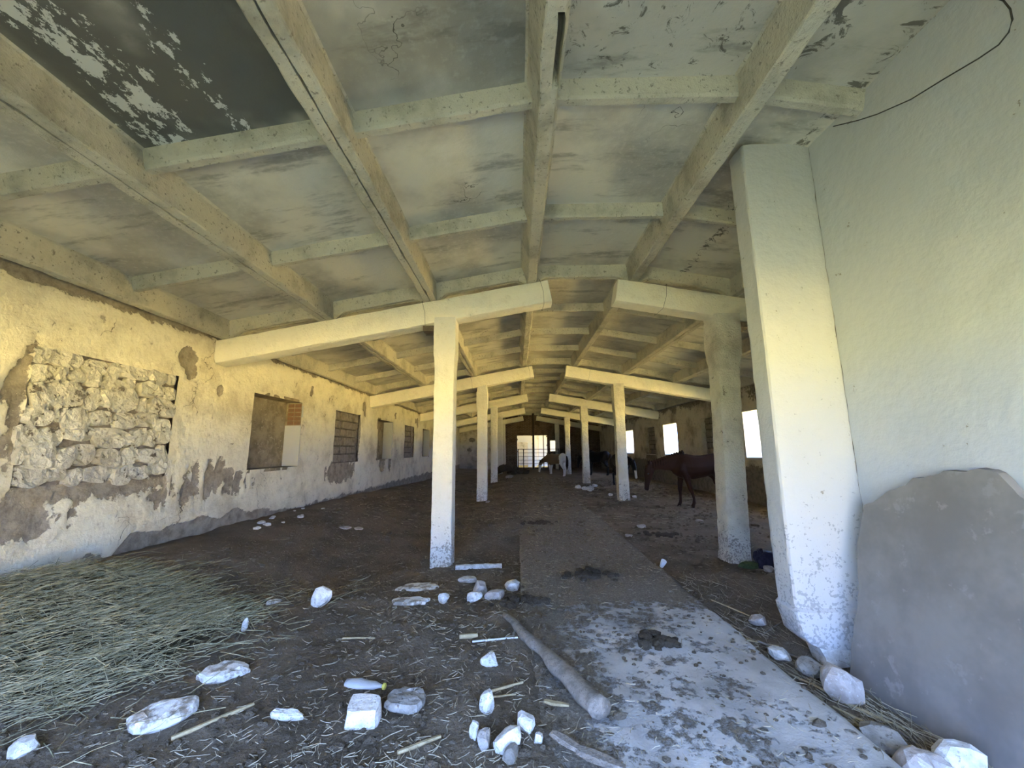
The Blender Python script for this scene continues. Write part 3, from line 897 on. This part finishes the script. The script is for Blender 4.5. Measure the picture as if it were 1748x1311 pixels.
def flat_mesh(seed, sx, sy, sz, mat):
    rnd = random.Random(seed); n_ = 18; rings = []
    rad = [1+.22*noise.noise(V(math.cos(2*math.pi*i/n_)*1.3, math.sin(2*math.pi*i/n_)*1.3, seed*2.7))+rnd.uniform(-.10, .10) for i in range(n_)]
    for k, z in ((.86, -.5), (1.0, -.25), (1.0, .15), (.90, .42), (.55, .5)):
        rings.append([V(math.cos(2*math.pi*i/n_)*rad[i]*k*sx*.5, math.sin(2*math.pi*i/n_)*rad[i]*k*sy*.5, z*sz+sz*.25*noise.noise(V(i*1.1, k*4, seed))) for i in range(n_)])
    t = MB(); t.loft(rings); me = mesh_data('stone', t.v, t.f, mat); fix_normals(me)
    return me
def top_z(x, y):
    return max(G(x, y), WZ if .03 < x < 1.64 else -1)
def stone(nm, x, y, sx, sy, sz, mat, lab, cat='stone', group=None, rot=(0, 0, 0), seed=1, sink=.18, cuts=9):
    o = link(nm, flat_mesh(seed, sx, sy, sz, mat) if nm in ('flat_stone', 'plaster_crumbs', 'paper_scrap') else rock_mesh(seed, sx, sy, sz, mat, cuts))
    o.rotation_euler = rot
    o.location = (x, y, top_z(x, y)+sz*.5*(1-2*sink)+abs(math.sin(rot[0]))*sy*.35+abs(math.sin(rot[1]))*sx*.3)
    tag(o, lab, cat, group)
    return o
stone('stone', -1.71, 3.63, .15, .06, .20, m_stone, 'white shard tilted on edge, alone left of the nearest pillar', rot=(.3, .5, .3), seed=2)
stone('flat_stone', -1.78, 2.60, .27, .16, .05, m_slabtop, 'flat oval plaster lump with brown middle, lower left', rot=(.05, .05, .35), seed=3, cuts=5)
stone('flat_stone', -1.79, 2.20, .28, .19, .06, m_slabtop, 'long flat whitish lump nearest the lower left corner', rot=(.1, -.05, .6), seed=4)
mb = MB()
rings = [rect_ring(V(0, 0, z), V(1, 0, 0), V(0, 1, 0), .075*s_, .06*s_, 4, .01) for z, s_ in ((0, .95), (.04, 1.02), (.08, 1.0), (.115, .97))]
rough(rings, .012, 12, 3); mb.loft(rings)
o = mb.build('stone_block', m_stone, loc=(-.79, 2.22, top_z(-.79, 2.22)-.015)); o.rotation_euler = (.12, .05, .12)
tag(o, 'squarish white block with broken front, below the crushed plastic bottle', 'stone')
stone('flat_stone', -.61, 2.36, .22, .17, .05, m_stone_g, 'flat grey-brown stone right of the white block', rot=(.05, .1, .2), seed=5)
stone('stone', -.19, 2.74, .11, .09, .09, m_stone, 'rounded white stone left of the pole, under the white rod', seed=6)
stone('stone', -.17, 2.31, .08, .07, .11, m_stone, 'upright white stone halfway along the pole, left of it', seed=7)
stone('stone', .03, 2.16, .08, .07, .10, m_stone, 'white stone close to the thick near end of the pole', seed=8)
stone('stone', -.06, 2.06, .12, .10, .09, m_stone, 'largest white stone of the small heap at the bottom edge', seed=9)
stone('stone', -.165, 2.07, .07, .09, .08, m_stone_g, 'grey stone in the small heap at the bottom edge', seed=10)
stone('stone', -.22, 2.12, .05, .06, .085, m_stone, 'slim white stone at the left of the small heap', seed=11)
stone('stone', -.045, 1.99, .06, .10, .05, m_stone_g, 'long grey stone at the front of the small heap', rot=(0, .2, -.5), seed=12)
stone('stone', .085, 2.08, .045, .04, .045, m_stone, 'tiny bluish-white stone right of the small heap', seed=13)
stone('flat_stone', -1.18, 2.22, .16, .05, .03, m_stone, 'thin pale shard lying left of the white block', rot=(.2, .25, .25), seed=14)
for i, (x, y, a, b, c, lab) in enumerate([(-.58, 4.70, .20, .12, .07, 'flat white fragment right under the foot of the nearest pillar'),
        (-.41, 3.97, .14, .11, .10, 'square white chunk in the rubble beside the walkway edge'), (-.39, 4.30, .17, .14, .13, 'beige-white stone at the back of the rubble beside the walkway edge'),
        (-.22, 4.05, .20, .13, .08, 'low beige stone at the middle of the rubble beside the walkway edge'), (-.07, 4.38, .16, .13, .11, 'white stone against the walkway edge'),
        (-.69, 3.88, .11, .09, .09, 'single white chip left of the rubble by the walkway')]):
    stone('stone', x, y, a, b, c, m_stone if i not in (2, 3) else m_stone_p, lab, group='rubble by the walkway', rot=(U(-.2, .2), U(-.2, .2), U(-1, 1)), seed=30+i)
for i, (x, y, a, b, lab) in enumerate([(-.98, 3.84, .34, .16, 'crumbled white plaster smear in front of the nearest pillar'), (-1.05, 4.42, .42, .22, 'larger crumbled plaster smear behind the front one, by the nearest pillar'), (-2.2, 3.78, .13, .08, 'small white scrap at the right end of the hay')]):
    stone('plaster_crumbs', x, y, a, b, .035, m_slabtop, lab, 'plaster', rot=(0, 0, .1), seed=40+i, cuts=5)
mb = MB(); rings = [rect_ring(V(x, .02*nz(x*9, 1), 0), V(0, 1, 0), V(0, 0, 1), .035+.006*nz(x*20, 4), .03, 3, .01) for x in [-.29+.58*i/14 for i in range(15)]]
rough(rings, .008, 15, 6); mb.loft(rings)
o = mb.build('plaster_strip', m_stone, loc=(-.50, 5.27, top_z(-.5, 5.27)+.015)); o.rotation_euler = (0, 0, .10)
tag(o, 'narrow white strip lying at the foot of the nearest pillar', 'debris')
stone('stone', -2.08, 3.22, .04, .03, .11, m_stone, 'thin white splinter standing upright at the hay edge', rot=(.1, .2, 0), seed=51)
stone('stone', -2.27, 2.02, .14, .10, .06, m_stone, 'pale stone cut by the lower left frame corner', seed=52)
for i, (x, y, a, b, c, mt, lab) in enumerate([(1.92, 2.62, .19, .16, .17, m_stone_p, 'pale angular stone right below the foot of the pilaster'), (1.84, 3.10, .15, .10, .09, m_stone, 'white stone lying between walkway edge and pilaster'),
        (1.93, 2.90, .19, .15, .10, m_stone_g, 'dark grey stone beside the undercut foot of the pilaster'), (2.0, 3.62, .15, .12, .09, m_stone_p, 'dull pinkish stone in the litter behind the pilaster'),
        (1.80, 2.22, .18, .16, .10, m_stone_g, 'flat grey stone between the walkway corner and the clay slab'), (1.74, 2.03, .14, .14, .14, m_stone_p, 'pinkish white stone at the broken walkway corner'),
        (1.86, 2.08, .17, .13, .09, m_stone_p, 'rounded stone at the bottom edge, left of the last one'), (1.985, 2.06, .16, .12, .16, m_stone, 'white stone with brown side against the foot of the clay slab')]):
    stone('stone', x, y, a, b, c, mt, lab, group='rubble under the pilaster', rot=(U(-.2, .2), U(-.2, .2), U(-1, 1)), seed=60+i, sink=.12)
for i, (x, y, a) in enumerate([(2.12, 14.2, .2), (2.30, 14.0, .17), (2.46, 13.8, .24), (2.62, 14.3, .18), (2.98, 15.6, .2), (2.75, 15.4, .16), (3.3, 13.2, .14), (2.9, 12.7, .13), (3.5, 12.2, .12)]):
    stone('stone', x, y, a, a*.8, a*.75, m_stone, ['leftmost pale stone of the small heap before the third right pillar', 'smaller pale stone beside the leftmost of the heap before the third right pillar', 'biggest pale stone of the small heap before the third right pillar', 'rightmost pale stone of the small heap before the third right pillar', 'pale stone lying behind the heap, right of the third right pillar', 'low pale stone just right of the third right pillar foot', 'pale pebble midway between second and third right pillars', 'pale pebble left of the second right pillar foot', 'smallest pale pebble in front of the second right pillar'][i], group='far stones by the right pillars', rot=(0, 0, U(-2, 2)), seed=80+i)
for i, (x, y, a, lab) in enumerate([(-.37, 19.2, .36, 'pale flat stone far back left of the walkway'), (-.8, 11.0, .12, 'tiny pale stone at the foot of the second left pillar'), (1.85, 6.9, .12, 'pale stone on the right edge of the walkway'), (2.3, 7.7, .16, 'pale flat stone between walkway and the rough right pillar'), (3.6, 8.2, .15, 'pale stone in front of the brown horse')]):
    stone('stone', x, y, a, a*.8, a*.45, m_stone_p, lab, seed=95+i)
random.seed(5)
ords = ['nearest', 'second', 'third', 'fourth', 'fifth', 'sixth', 'seventh', 'eighth', 'ninth', 'tenth', 'farthest']
for i in range(11):
    y = 5.9+2.0*(i+U(.1, .9))/11; x = XL+U(.12, .55)
    a = U(.05, .11)
    stone('plaster_crumb', x, y, a, a*.8, a*.5, m_stone, ords[i]+' of the small pale plaster crumbs strewn along the left wall foot', 'plaster', 'plaster crumbs along the left wall', seed=110+i)
for i, (x, y, r) in enumerate([(-2.95, 7.0, .3), (-2.75, 7.08, -.5)]):
    stone('paper_scrap', x, y, .20, .10, .03, m_stone_p, ('left' if i == 0 else 'right')+' one of two pale scraps lying on the floor left of the nearest pillar', 'scrap', rot=(.2, 0, r), seed=130+i, cuts=3)

# the grey pole
mb = MB(); pts = []; rd = []
for i in range(30):
    t = i/29; p = V(-.11, 3.44, .165).lerp(V(.41, 2.24, .185), t)
    pts.append(p+V(.02*nz(t*5, 1), 0, .008*nz(t*6, 3)))
    r_ = .028+.038*t+.008*nz(t*7, 8); rd.append((r_, r_*.75))
mb.tube(pts, rd, 10)
for v in mb.v: v += V(nz(v.x*18, v.y*18, 1), nz(v.x*18, v.y*18, 5), nz(v.x*18, v.y*18, v.z*9))*.006
tag(mb.build('wooden_pole', m_wood, smooth=True), 'long weathered grey pole lying beside the walkway', 'pole')
def stick(nm, a, b, r, mat, lab, cat='stick'):
    mb = MB(); p0 = V(*a, top_z(*a)+r*1.1); p1 = V(*b, top_z(*b)+r*1.1)
    mb.tube([p0.lerp(p1, t)+V(0, 0, .003*nz(t*3, r*99)) for t in (0, .33, .66, 1)], [(r*.9, r*.7), (r, r*.8), (r, r*.8), (r*.8, r*.6)] if cat != 'wood' else [(r*1.1, r*.3), (r*1.5, r*.4), (r*1.3, r*.4), (r*.7, r*.3)], 6)
    tag(mb.build(nm, mat), lab, cat)
stick('white_rod', (-.33, 3.03), (-.01, 3.05), .008, m_rod, 'straight thin white rod near the far end of the pole', 'rod')
stick('wood_splinter', (-1.28, 3.10), (-1.05, 3.12), .009, m_wood_y, 'yellow wood splinter alone on the dung, left', 'splinter')
stick('wood_splinter', (-.43, 3.09), (-.30, 3.11), .020, m_wood_y, 'short thick yellow wood chip behind the white rod', 'splinter')
stick('stick', (-.20, 2.47), (.02, 2.52), .009, m_wood_y, 'pale stick between upright white stone and pole')
stick('stick', (-.18, 2.42), (-.02, 2.43), .006, m_wood_y, 'thinner pale stick just below the other beside the pole')
stick('stick', (-1.62, 2.05), (-1.40, 2.30), .013, m_wood_y, 'pale bent stalk at the bottom between flat lump and shard')
stick('stick', (-.55, 2.0), (-.38, 2.12), .011, m_wood_y, 'pale yellowish stick at the bottom left of the small heap')
stick('wood_chip', (.15, 2.10), (.29, 1.98), .024, m_wood, 'flat weathered wood chip at the bottom, right of the heap', 'wood')
stick('wood_chip', (.26, 2.00), (.44, 1.90), .030, m_wood, 'larger weathered board end cut by the bottom edge', 'wood')
stick('wood_chip', (.13, 2.36), (.26, 2.33), .016, m_wood_y, 'small pale wood chip just below the pole', 'wood')
stick('branch', (2.05, 3.05), (1.83, 3.32), .012, m_wood, 'thin dark twig crossing beside the pilaster foot')
stick('branch', (2.02, 2.36), (1.86, 2.62), .010, m_wood_y, 'dry stalk in the gap in front of the clay slab')

random.seed(61)
for i, (x, y, a, L, r_) in enumerate([(1.84, 2.78, 1.9, .30, .007), (1.98, 2.72, 2.3, .26, .006), (1.86, 2.40, 2.0, .32, .007), (1.98, 2.30, 1.6, .24, .006), (1.80, 3.34, 2.6, .34, .008), (2.12, 3.60, .6, .30, .006), (1.95, 3.95, 2.1, .36, .007), (2.35, 4.2, .9, .30, .006)]):
    dx, dy = math.cos(a)*L/2, math.sin(a)*L/2
    stick('twig', (x-dx, y-dy), (x+dx, y+dy), r_, m_wood if i % 2 else m_wood_y, ['pale twig lying against the pale angular stone below the pilaster', 'dark twig beside the dark grey stone under the pilaster', 'pale twig along the walkway edge before the clay slab', 'dark twig close under the clay slab', 'longest pale twig between walkway and pilaster', 'dark twig behind the dull pinkish stone', 'pale twig in the litter halfway to the rough right pillar', 'dark twig nearest the dark plastic bag'][i], 'twig')
# crushed bottle
mb = MB(); pts = []; rd = []
for t, r_ in ((0, .028), (.03, .036), (.08, .038), (.13, .034), (.17, .030), (.20, .016), (.215, .013)):
    pts.append(V(t-.11, .004*nz(t*30, 1), 0)); rd.append((r_, r_*(.55+.25*nz(t*40, 3))))
mb.tube(pts, rd, 12)
b = empty('plastic_bottle', 'crushed clear plastic bottle with yellow cap', 'bottle', (-.88, 2.47, top_z(-.88, 2.47)+.032))
b.rotation_euler = (0, .05, -.08)
mb.build('bottle_body', m_bottle, b, True)
mb = MB(); mb.tube([(.105, 0, 0), (.108, 0, 0), (.122, 0, 0), (.124, 0, 0)], [.010, .016, .016, .012], 12); mb.build('cap', m_yellow, b)
# cup
mb = MB(); mb.tube([(0, 0, 0), (0, 0, .07), (0, 0, .09)], [.022, .032, .033], 12)
o = mb.build('paper_cup', m_rod, loc=(1.72, 5.05, .075)); o.rotation_euler = (.5, .3, 0)
tag(o, 'little white cup lying on the right edge of the walkway', 'cup')
# dark bag and weeds by the rough pillar
b = empty('plastic_bag', 'dark crumpled plastic bag at the foot of the rough right pillar', 'bag', (3.06, 5.22, top_z(3.06, 5.22)))
o = link('bag_body', rock_mesh(141, .26, .22, .22, m_bag, 14, 3), b, (0, 0, .07))
o = link('tied_neck', rock_mesh(143, .08, .07, .10, m_bag, 6), b, (-.03, 0, .17))
stone('weed_tuft', 2.84, 5.22, .24, .10, .09, m_moss, 'green weed tuft at the foot of the rough right pillar', 'plant', seed=144)
stone('stone', 3.0, 5.05, .15, .10, .07, m_stone_p, 'small pale stone in front of the dark bag', seed=145)

# dung heaps
for i, (x, y, a, b_, h_, lab) in enumerate([(.75, 4.55, .42, .22, .05, 'dark crumbly droppings on the middle of the walkway'), (.02, 3.85, .40, .16, .06, 'dark droppings where the walkway edge is buried'),
        (.95, 3.05, .20, .14, .06, 'small round dung pat on the near walkway'), (2.45, 7.0, .5, .2, .05, 'dark droppings right of the walkway'), (.4, 7.6, .5, .25, .05, 'dark droppings further along the walkway'), (-.6, 22.2, 1.2, .9, .6, 'dark manure heap at the far left of the walkway')]):
    rnd = random.Random(i+3); mb = MB()
    for k in range(26 if i < 5 else 40):
        u, v_ = rnd.gauss(0, .33), rnd.gauss(0, .33); r_ = rnd.uniform(.02, .045) if i < 5 else rnd.uniform(.12, .25)
        px, py = x+u*a, y+v_*b_; base = top_z(px, py)+(h_*max(0, 1-(u*u+v_*v_)*2)*.5 if i == 5 else 0)
        bm = bmesh.new(); bmesh.ops.create_icosphere(bm, subdivisions=1, radius=1)
        for v in bm.verts: v.co *= 1+.3*noise.noise(v.co*2+V(k, i, 0))
        mb.add([V(px, py, base+r_*.4)+V(v.co.x*r_*1.3, v.co.y*r_*1.3, v.co.z*r_*.8) for v in bm.verts], [tuple(v.index for v in f.verts) for f in bm.faces]); bm.free()
    o = mb.build('dung_heap', dung('dung_dark%d' % i, .45), fix=False); o['kind'] = 'stuff'; tag(o, lab, 'dung')

# ------------------------------------------------------------------ straw and hay
def blade(mb, p, a, L, r, lift=0, curl=0):
    d = V(math.cos(a), math.sin(a), 0); n_ = V(-d.y, d.x, 0)
    rings = []
    for t in (0, .5, 1):
        c = p+d*(L*(t-.5))+n_*(curl*L*(t-.5)**2*4)+V(0, 0, lift*(t))
        rings.append((c+n_*r, c-n_*r, c+V(0, 0, r*1.3)))
    k = len(mb.v)
    mb.v += [q for g_ in rings for q in g_]
    for i in (0, 3):
        for j in range(3):
            mb.f.append((k+i+j, k+i+(j+1) % 3, k+i+3+(j+1) % 3, k+i+3+j))
random.seed(99)
mb = MB()
for i in range(9000):
    u = R(); y = 1.75+7.5*u*u
    x = U(-3.9, 4.3) if R() < .8 else U(-1.2, .5)
    if .05 < x < 1.62 and y < 4.2 and R() < .6: continue
    if 2.0 < x and y < 3.3: continue
    L = U(.015, .06)*(1 if R() < .9 else 1.9)
    p = V(x, y, top_z(x, y)+U(.003, .014))
    blade(mb, p, U(0, 6.28), L, U(.0007, .0015)*(1+.12*y), U(0, .012), U(-.15, .15))
for i in range(1400):
    x, y = U(-3.9, 6.0), U(8, 19)
    blade(mb, V(x, y, top_z(x, y)+U(.004, .02)), U(0, 6.28), U(.05, .18), U(.003, .006), U(0, .02), U(-.2, .2))
for i in range(500):           # litter in the gap before the clay slab and behind the pilaster
    x, y = (U(1.68, 2.12), U(1.9, 3.0)) if R() < .6 else (U(1.7, 2.6), U(3.0, 4.8))
    blade(mb, V(x, y, top_z(x, y)+U(.004, .03)), U(.8, 2.4), U(.05, .2), U(.001, .0022), U(0, .03), U(-.2, .2))
o = obj('straw_litter', mb.v, mb.f, m_straw); o['kind'] = 'stuff'; tag(o, 'pale straw bits scattered over the dung floor', 'straw')
random.seed(41)
ico = bmesh.new(); bmesh.ops.create_icosphere(ico, subdivisions=1, radius=1)
iv = [v.co.copy() for v in ico.verts]; jf = [tuple(v.index for v in f.verts) for f in ico.faces]; ico.free()
mb = MB()
for i in range(7400):
    u = R(); y = 1.75+5.5*u**1.7; x = U(-3.6, 3.4)
    far = i >= 5200
    if far: y = U(6.5, 19); x = U(-3.9, 6.0)
    if 2.0 < x and y < 3.4: continue
    on = .3 < x < 1.6 and y < 4.3
    if on and R() < .55: continue
    r_ = U(.005, .017)*(1 if R() < .93 else 1.7)*(2.2 if far else 1); sd = V(U(0, 50), U(0, 50), 0)
    p = V(x, y, top_z(x, y)+r_*.25); k = len(mb.v); sq = U(.8, 1.6)
    mb.v += [p+V(c.x*r_*sq, c.y*r_, c.z*r_*.75)*(1+.5*noise.noise(c*1.3+sd)) for c in iv]
    mb.f += [tuple(a+k for a in f) for f in jf]
o = obj('dung_clods', mb.v, mb.f, dung('dry_clods', .8)); o['kind'] = 'stuff'; tag(o, 'small dry dung crumbs strewn over floor and walkway', 'dung')
def hay_h(x, y):
    k = max(0, 1-((x+3.6)/1.45)**2-((y-3.05)/.95)**2)
    return (.10*math.sqrt(k)+.05*k*fr(x*3, y*3, 2)) if k > 0 else 0
# hay mat surface
hx = arange(-4.25, -1.7, .05); hy = arange(1.5, 4.4, .05); n = len(hy); vs = [(x, y, G(x, y)-.035+hay_h(x+.12*fr(x*3, y*3, 6, 3), y+.12*fr(x*3, y*3, 9, 3))*1.15) for x in hx for y in hy]
fs = [(i*n+j, (i+1)*n+j, (i+1)*n+j+1, i*n+j+1) for i in range(len(hx)-1) for j in range(n-1)]
hay = obj('hay_pile', vs, fs, m_hay_base, smooth=True); hay['kind'] = 'stuff'; tag(hay, 'low spread pile of grey-green hay beside the left wall', 'hay')
mb = MB(); k = 0
while k < 6000:
    x, y = U(-4.08, -1.6), U(1.9, 4.6)
    e = 1-((x+3.55)/1.6)**2-((y-3.05)/1.2)**2+.35*fr(x*2, y*2, 3, 3)
    if e < 0 and R() > .04: continue
    if 0 < e < .45 and R() > e*1.8: continue
    k += 1
    a = random.gauss(.5, .9) if R() < .5 else U(0, 6.28)
    blade(mb, V(x, y, G(x, y)+hay_h(x, y)+U(-.005, .035)), a, U(.08, .34), U(.0010, .0024), U(-.03, .07), U(-.45, .45))
o = obj('hay_stalks', mb.v, mb.f, m_hay, hay); o['kind'] = 'stuff'

# ------------------------------------------------------------------ horses
def ell(c, a, b, ra, rb, n=14): return [c+a*math.cos(t)*ra+b*math.sin(t)*rb for t in [2*math.pi*k/n for k in range(n)]]
def horse_material(name, main, patch=None, kind=None):
    s = NT(name)
    n_ = s.noise(6, 4, .6)
    c = s.mix(n_, main, tuple(x*.72 for x in main))
    co = s.n('ShaderNodeTexCoord').outputs['Object']
    sep = s.n('ShaderNodeSeparateXYZ', {0: co})
    wob = s.n('ShaderNodeTexNoise', {'Vector': co, 'Scale': 3.5, 'Detail': 3}).outputs[0]
    if kind == 'pinto':
        k = s.ramp(s.math('ADD', sep.outputs[0], s.math('MULTIPLY', wob, .3)), -.25, -.28)
        c = s.mix(k, c, patch)
        c = s.mix(s.ramp(s.math('ADD', sep.outputs[2], s.math('MULTIPLY', wob, .2)), .78, .72), c, patch)
    elif kind == 'blaze':
        k = s.math('MULTIPLY', s.ramp(sep.outputs[0], 1.27, 1.30), s.ramp(sep.outputs[2], .75, .7))
        c = s.mix(k, c, patch)
    s.b.inputs['Specular IOR Level'].default_value = .2
    return s.done(c, s.bump(s.noise(70), .2, .004), .6)
def horse(label, loc, head_dir, scale, mat, mane_mat, legs=(0, 0, 0, 0), poll=(1.12, 1.02), muzzle=(1.22, .46), turn=0.0):
    root = empty('horse', label, 'horse', loc, 'horses in the barn')
    root.rotation_euler = (0, 0, math.atan2(head_dir[1], head_dir[0])); root.scale = (scale,)*3
    mb = MB(); Yv, Zv = V(0, 1, 0), V(0, 0, 1)
    tr = [(-.73,1.08,.04,.07),(-.70,1.08,.11,.16),(-.62,1.075,.185,.235),(-.48,1.075,.245,.275),(-.30,1.055,.255,.270),(-.10,1.015,.265,.275),(.10,.995,.275,.295),(.28,1.005,.26,.325),(.42,1.02,.225,.31),(.55,1.01,.175,.25),(.64,1.00,.11,.17),(.68,1.0,.05,.09)]
    mb.loft([ell(V(x, 0, z), Yv, Zv, a, b) for x, z, a, b in tr])
    # neck
    P0, P1 = V(.40, 0, 1.10), V(poll[0], turn, poll[1])
    rings = []
    for t, a, b in ((0, .15, .27), (.2, .125, .235), (.45, .10, .19), (.7, .085, .15), (.9, .08, .125), (1, .07, .10)):
        c = P0.lerp(P1, t)+V(0, 0, .035*math.sin(t*3.14)); d = (P1-P0).normalized(); u = Yv if abs(d.y) < .9 else V(1, 0, 0); u = (u-d*u.dot(d)).normalized()
        rings.append(ell(c, u, d.cross(u), a, b))
    mb.loft(rings)
    # head
    Q = V(muzzle[0], turn*1.35, muzzle[1]); d = (Q-P1).normalized(); u = (Yv-d*Yv.dot(d)).normalized(); wv = d.cross(u); rings = []; Lh = (Q-P1).length
    fwd = V(1, 0, 0)
    for t, a, b, o_ in ((-.12,.05,.05,0),(0,.085,.105,0),(.18,.088,.125,-.01),(.4,.075,.105,0),(.6,.058,.078,.008),(.78,.052,.062,.01),(.92,.054,.062,.005),(1.0,.04,.045,0)):
        rings.append(ell(P1+d*(Lh*t)+fwd*o_, u, wv, a, b))
    mb.loft(rings)
    for sgn in (-1, 1):   # ears
        e0 = P1-d*.05+u*(.055*sgn)
        mb.tube([e0, e0-d*.06+u*.012*sgn+fwd*.02, e0-d*.15+fwd*.05], [.032, .03, .006], 8)
    for i, sgn in enumerate((-1, 1)):
        o_ = legs[i]
        mb.tube([(.42,sgn*.10,1.08),(.43,sgn*.135,.92),(.40+o_*.2,sgn*.13,.76),(.42+o_*.5,sgn*.125,.60),(.43+o_*.75,sgn*.12,.44),(.425+o_*.85,sgn*.12,.38),(.42+o_,sgn*.12,.24),(.425+o_,sgn*.12,.13),(.455+o_,sgn*.12,.07),(.475+o_,sgn*.12,.0)],
                [(.13,.11),(.13,.10),.085,.064,.054,.042,.034,.042,.044,.056], 12)
        o_ = legs[2+i]
        mb.tube([(-.48,sgn*.10,1.12),(-.42,sgn*.15,.92),(-.40+o_*.2,sgn*.15,.78),(-.49+o_*.5,sgn*.14,.60),(-.575+o_*.7,sgn*.13,.47),(-.57+o_*.8,sgn*.13,.40),(-.565+o_,sgn*.13,.25),(-.56+o_,sgn*.13,.13),(-.53+o_,sgn*.13,.07),(-.51+o_,sgn*.13,.0)],
                [(.17,.15),(.19,.14),(.14,.11),.078,.058,.044,.037,.043,.046,.056], 12)
    tmp = mb.build('tmp', mat)
    md = tmp.modifiers.new('r', 'REMESH'); md.mode = 'VOXEL'; md.voxel_size = .02
    sm = tmp.modifiers.new('s', 'SMOOTH'); sm.iterations = 5; sm.factor = .5
    dg = bpy.context.evaluated_depsgraph_get()
    me = bpy.data.meshes.new_from_object(tmp.evaluated_get(dg)); me.name = 'horse_body'
    me.polygons.foreach_set('use_smooth', [True]*len(me.polygons))
    bpy.data.objects.remove(tmp)
    me.materials.clear(); me.materials.append(mat)
    link('body', me, root)
    mb = MB(); mb.tube([(-.68,0,1.24),(-.76,0,1.14),(-.79,.01,.92),(-.78,.02,.65),(-.77,.02,.42)], [.03, .045, .07, .075, .02], 9); mb.build('tail', mane_mat, root, True)
    mb = MB()
    for k in range(14):
        t = k/13; c = V(.38, 0, 1.10).lerp(P1, t)+V(0, 0, .30-.20*t)
        c.y += 0
        mb.tube([c+V(0, .0, .0), c+V(-.005, .05, -.05), c+V(.0, .115-.03*t, -.16+.03*nz(k*1.7, 2))], [.03, .03, .008], 6)
        mb.tube([c+V(0, .0, .0), c+V(-.005, -.05, -.05), c+V(.0, -.115+.03*t, -.13+.03*nz(k*1.7, 5))], [.03, .03, .008], 6)
    mb.build('mane', mane_mat, root, True)
    for sgn in (-1, 1):
        bm = bmesh.new(); bmesh.ops.create_icosphere(bm, subdivisions=2, radius=.022)
        me = bpy.data.meshes.new('eye'); bm.to_mesh(me); bm.free(); me.materials.append(m_bag)
        link('eye', me, root, P1+d*(Lh*.3)+u*(.078*sgn)+fwd*.03)
    return root
h_bay = horse_material('bay_coat', (.042, .017, .010))
h_pin = horse_material('pinto_coat', (.20, .145, .10), (.72, .70, .68), 'pinto')
h_blk = horse_material('black_coat', (.016, .013, .012))
h_blk2 = horse_material('black_coat_blaze', (.016, .013, .012), (.75, .73, .70), 'blaze')
m_mane_d = simple('dark_mane', (.02, .014, .01), (.03, .02, .015), 30, .5)
m_mane_b = simple('bay_mane', (.026, .012, .008), (.018, .009, .006), 30, .5)
horse('brown horse with lowered head behind the rough right pillar', (4.60, 10.25, .0), (-1, .04), 1.0, h_bay, m_mane_b, (.04, -.20, .05, -.05), (1.22, 1.02), (1.33, .42))
horse('greyish-brown horse with white rump and legs by the fourth right pillar', (2.12, 21.7, .0), (-.72, .69), .93, h_pin, m_mane_d, (.05, -.05, .06, -.06), (1.12, .80), (1.20, .22), .1)
horse('black horse standing in deep shade right of the third right pillar', (4.50, 22.4, .0), (-.80, .60), 1.0, h_blk, m_mane_d, (.04, -.05, .02, -.06), (1.15, .95), (1.25, .40))
horse('black horse with white muzzle, mostly hidden behind the second right pillar', (4.08, 15.9, .0), (.10, -1), .93, h_blk2, m_mane_d, (.03, -.03, .0, .0), (1.15, 1.0), (1.30, .42), .10)
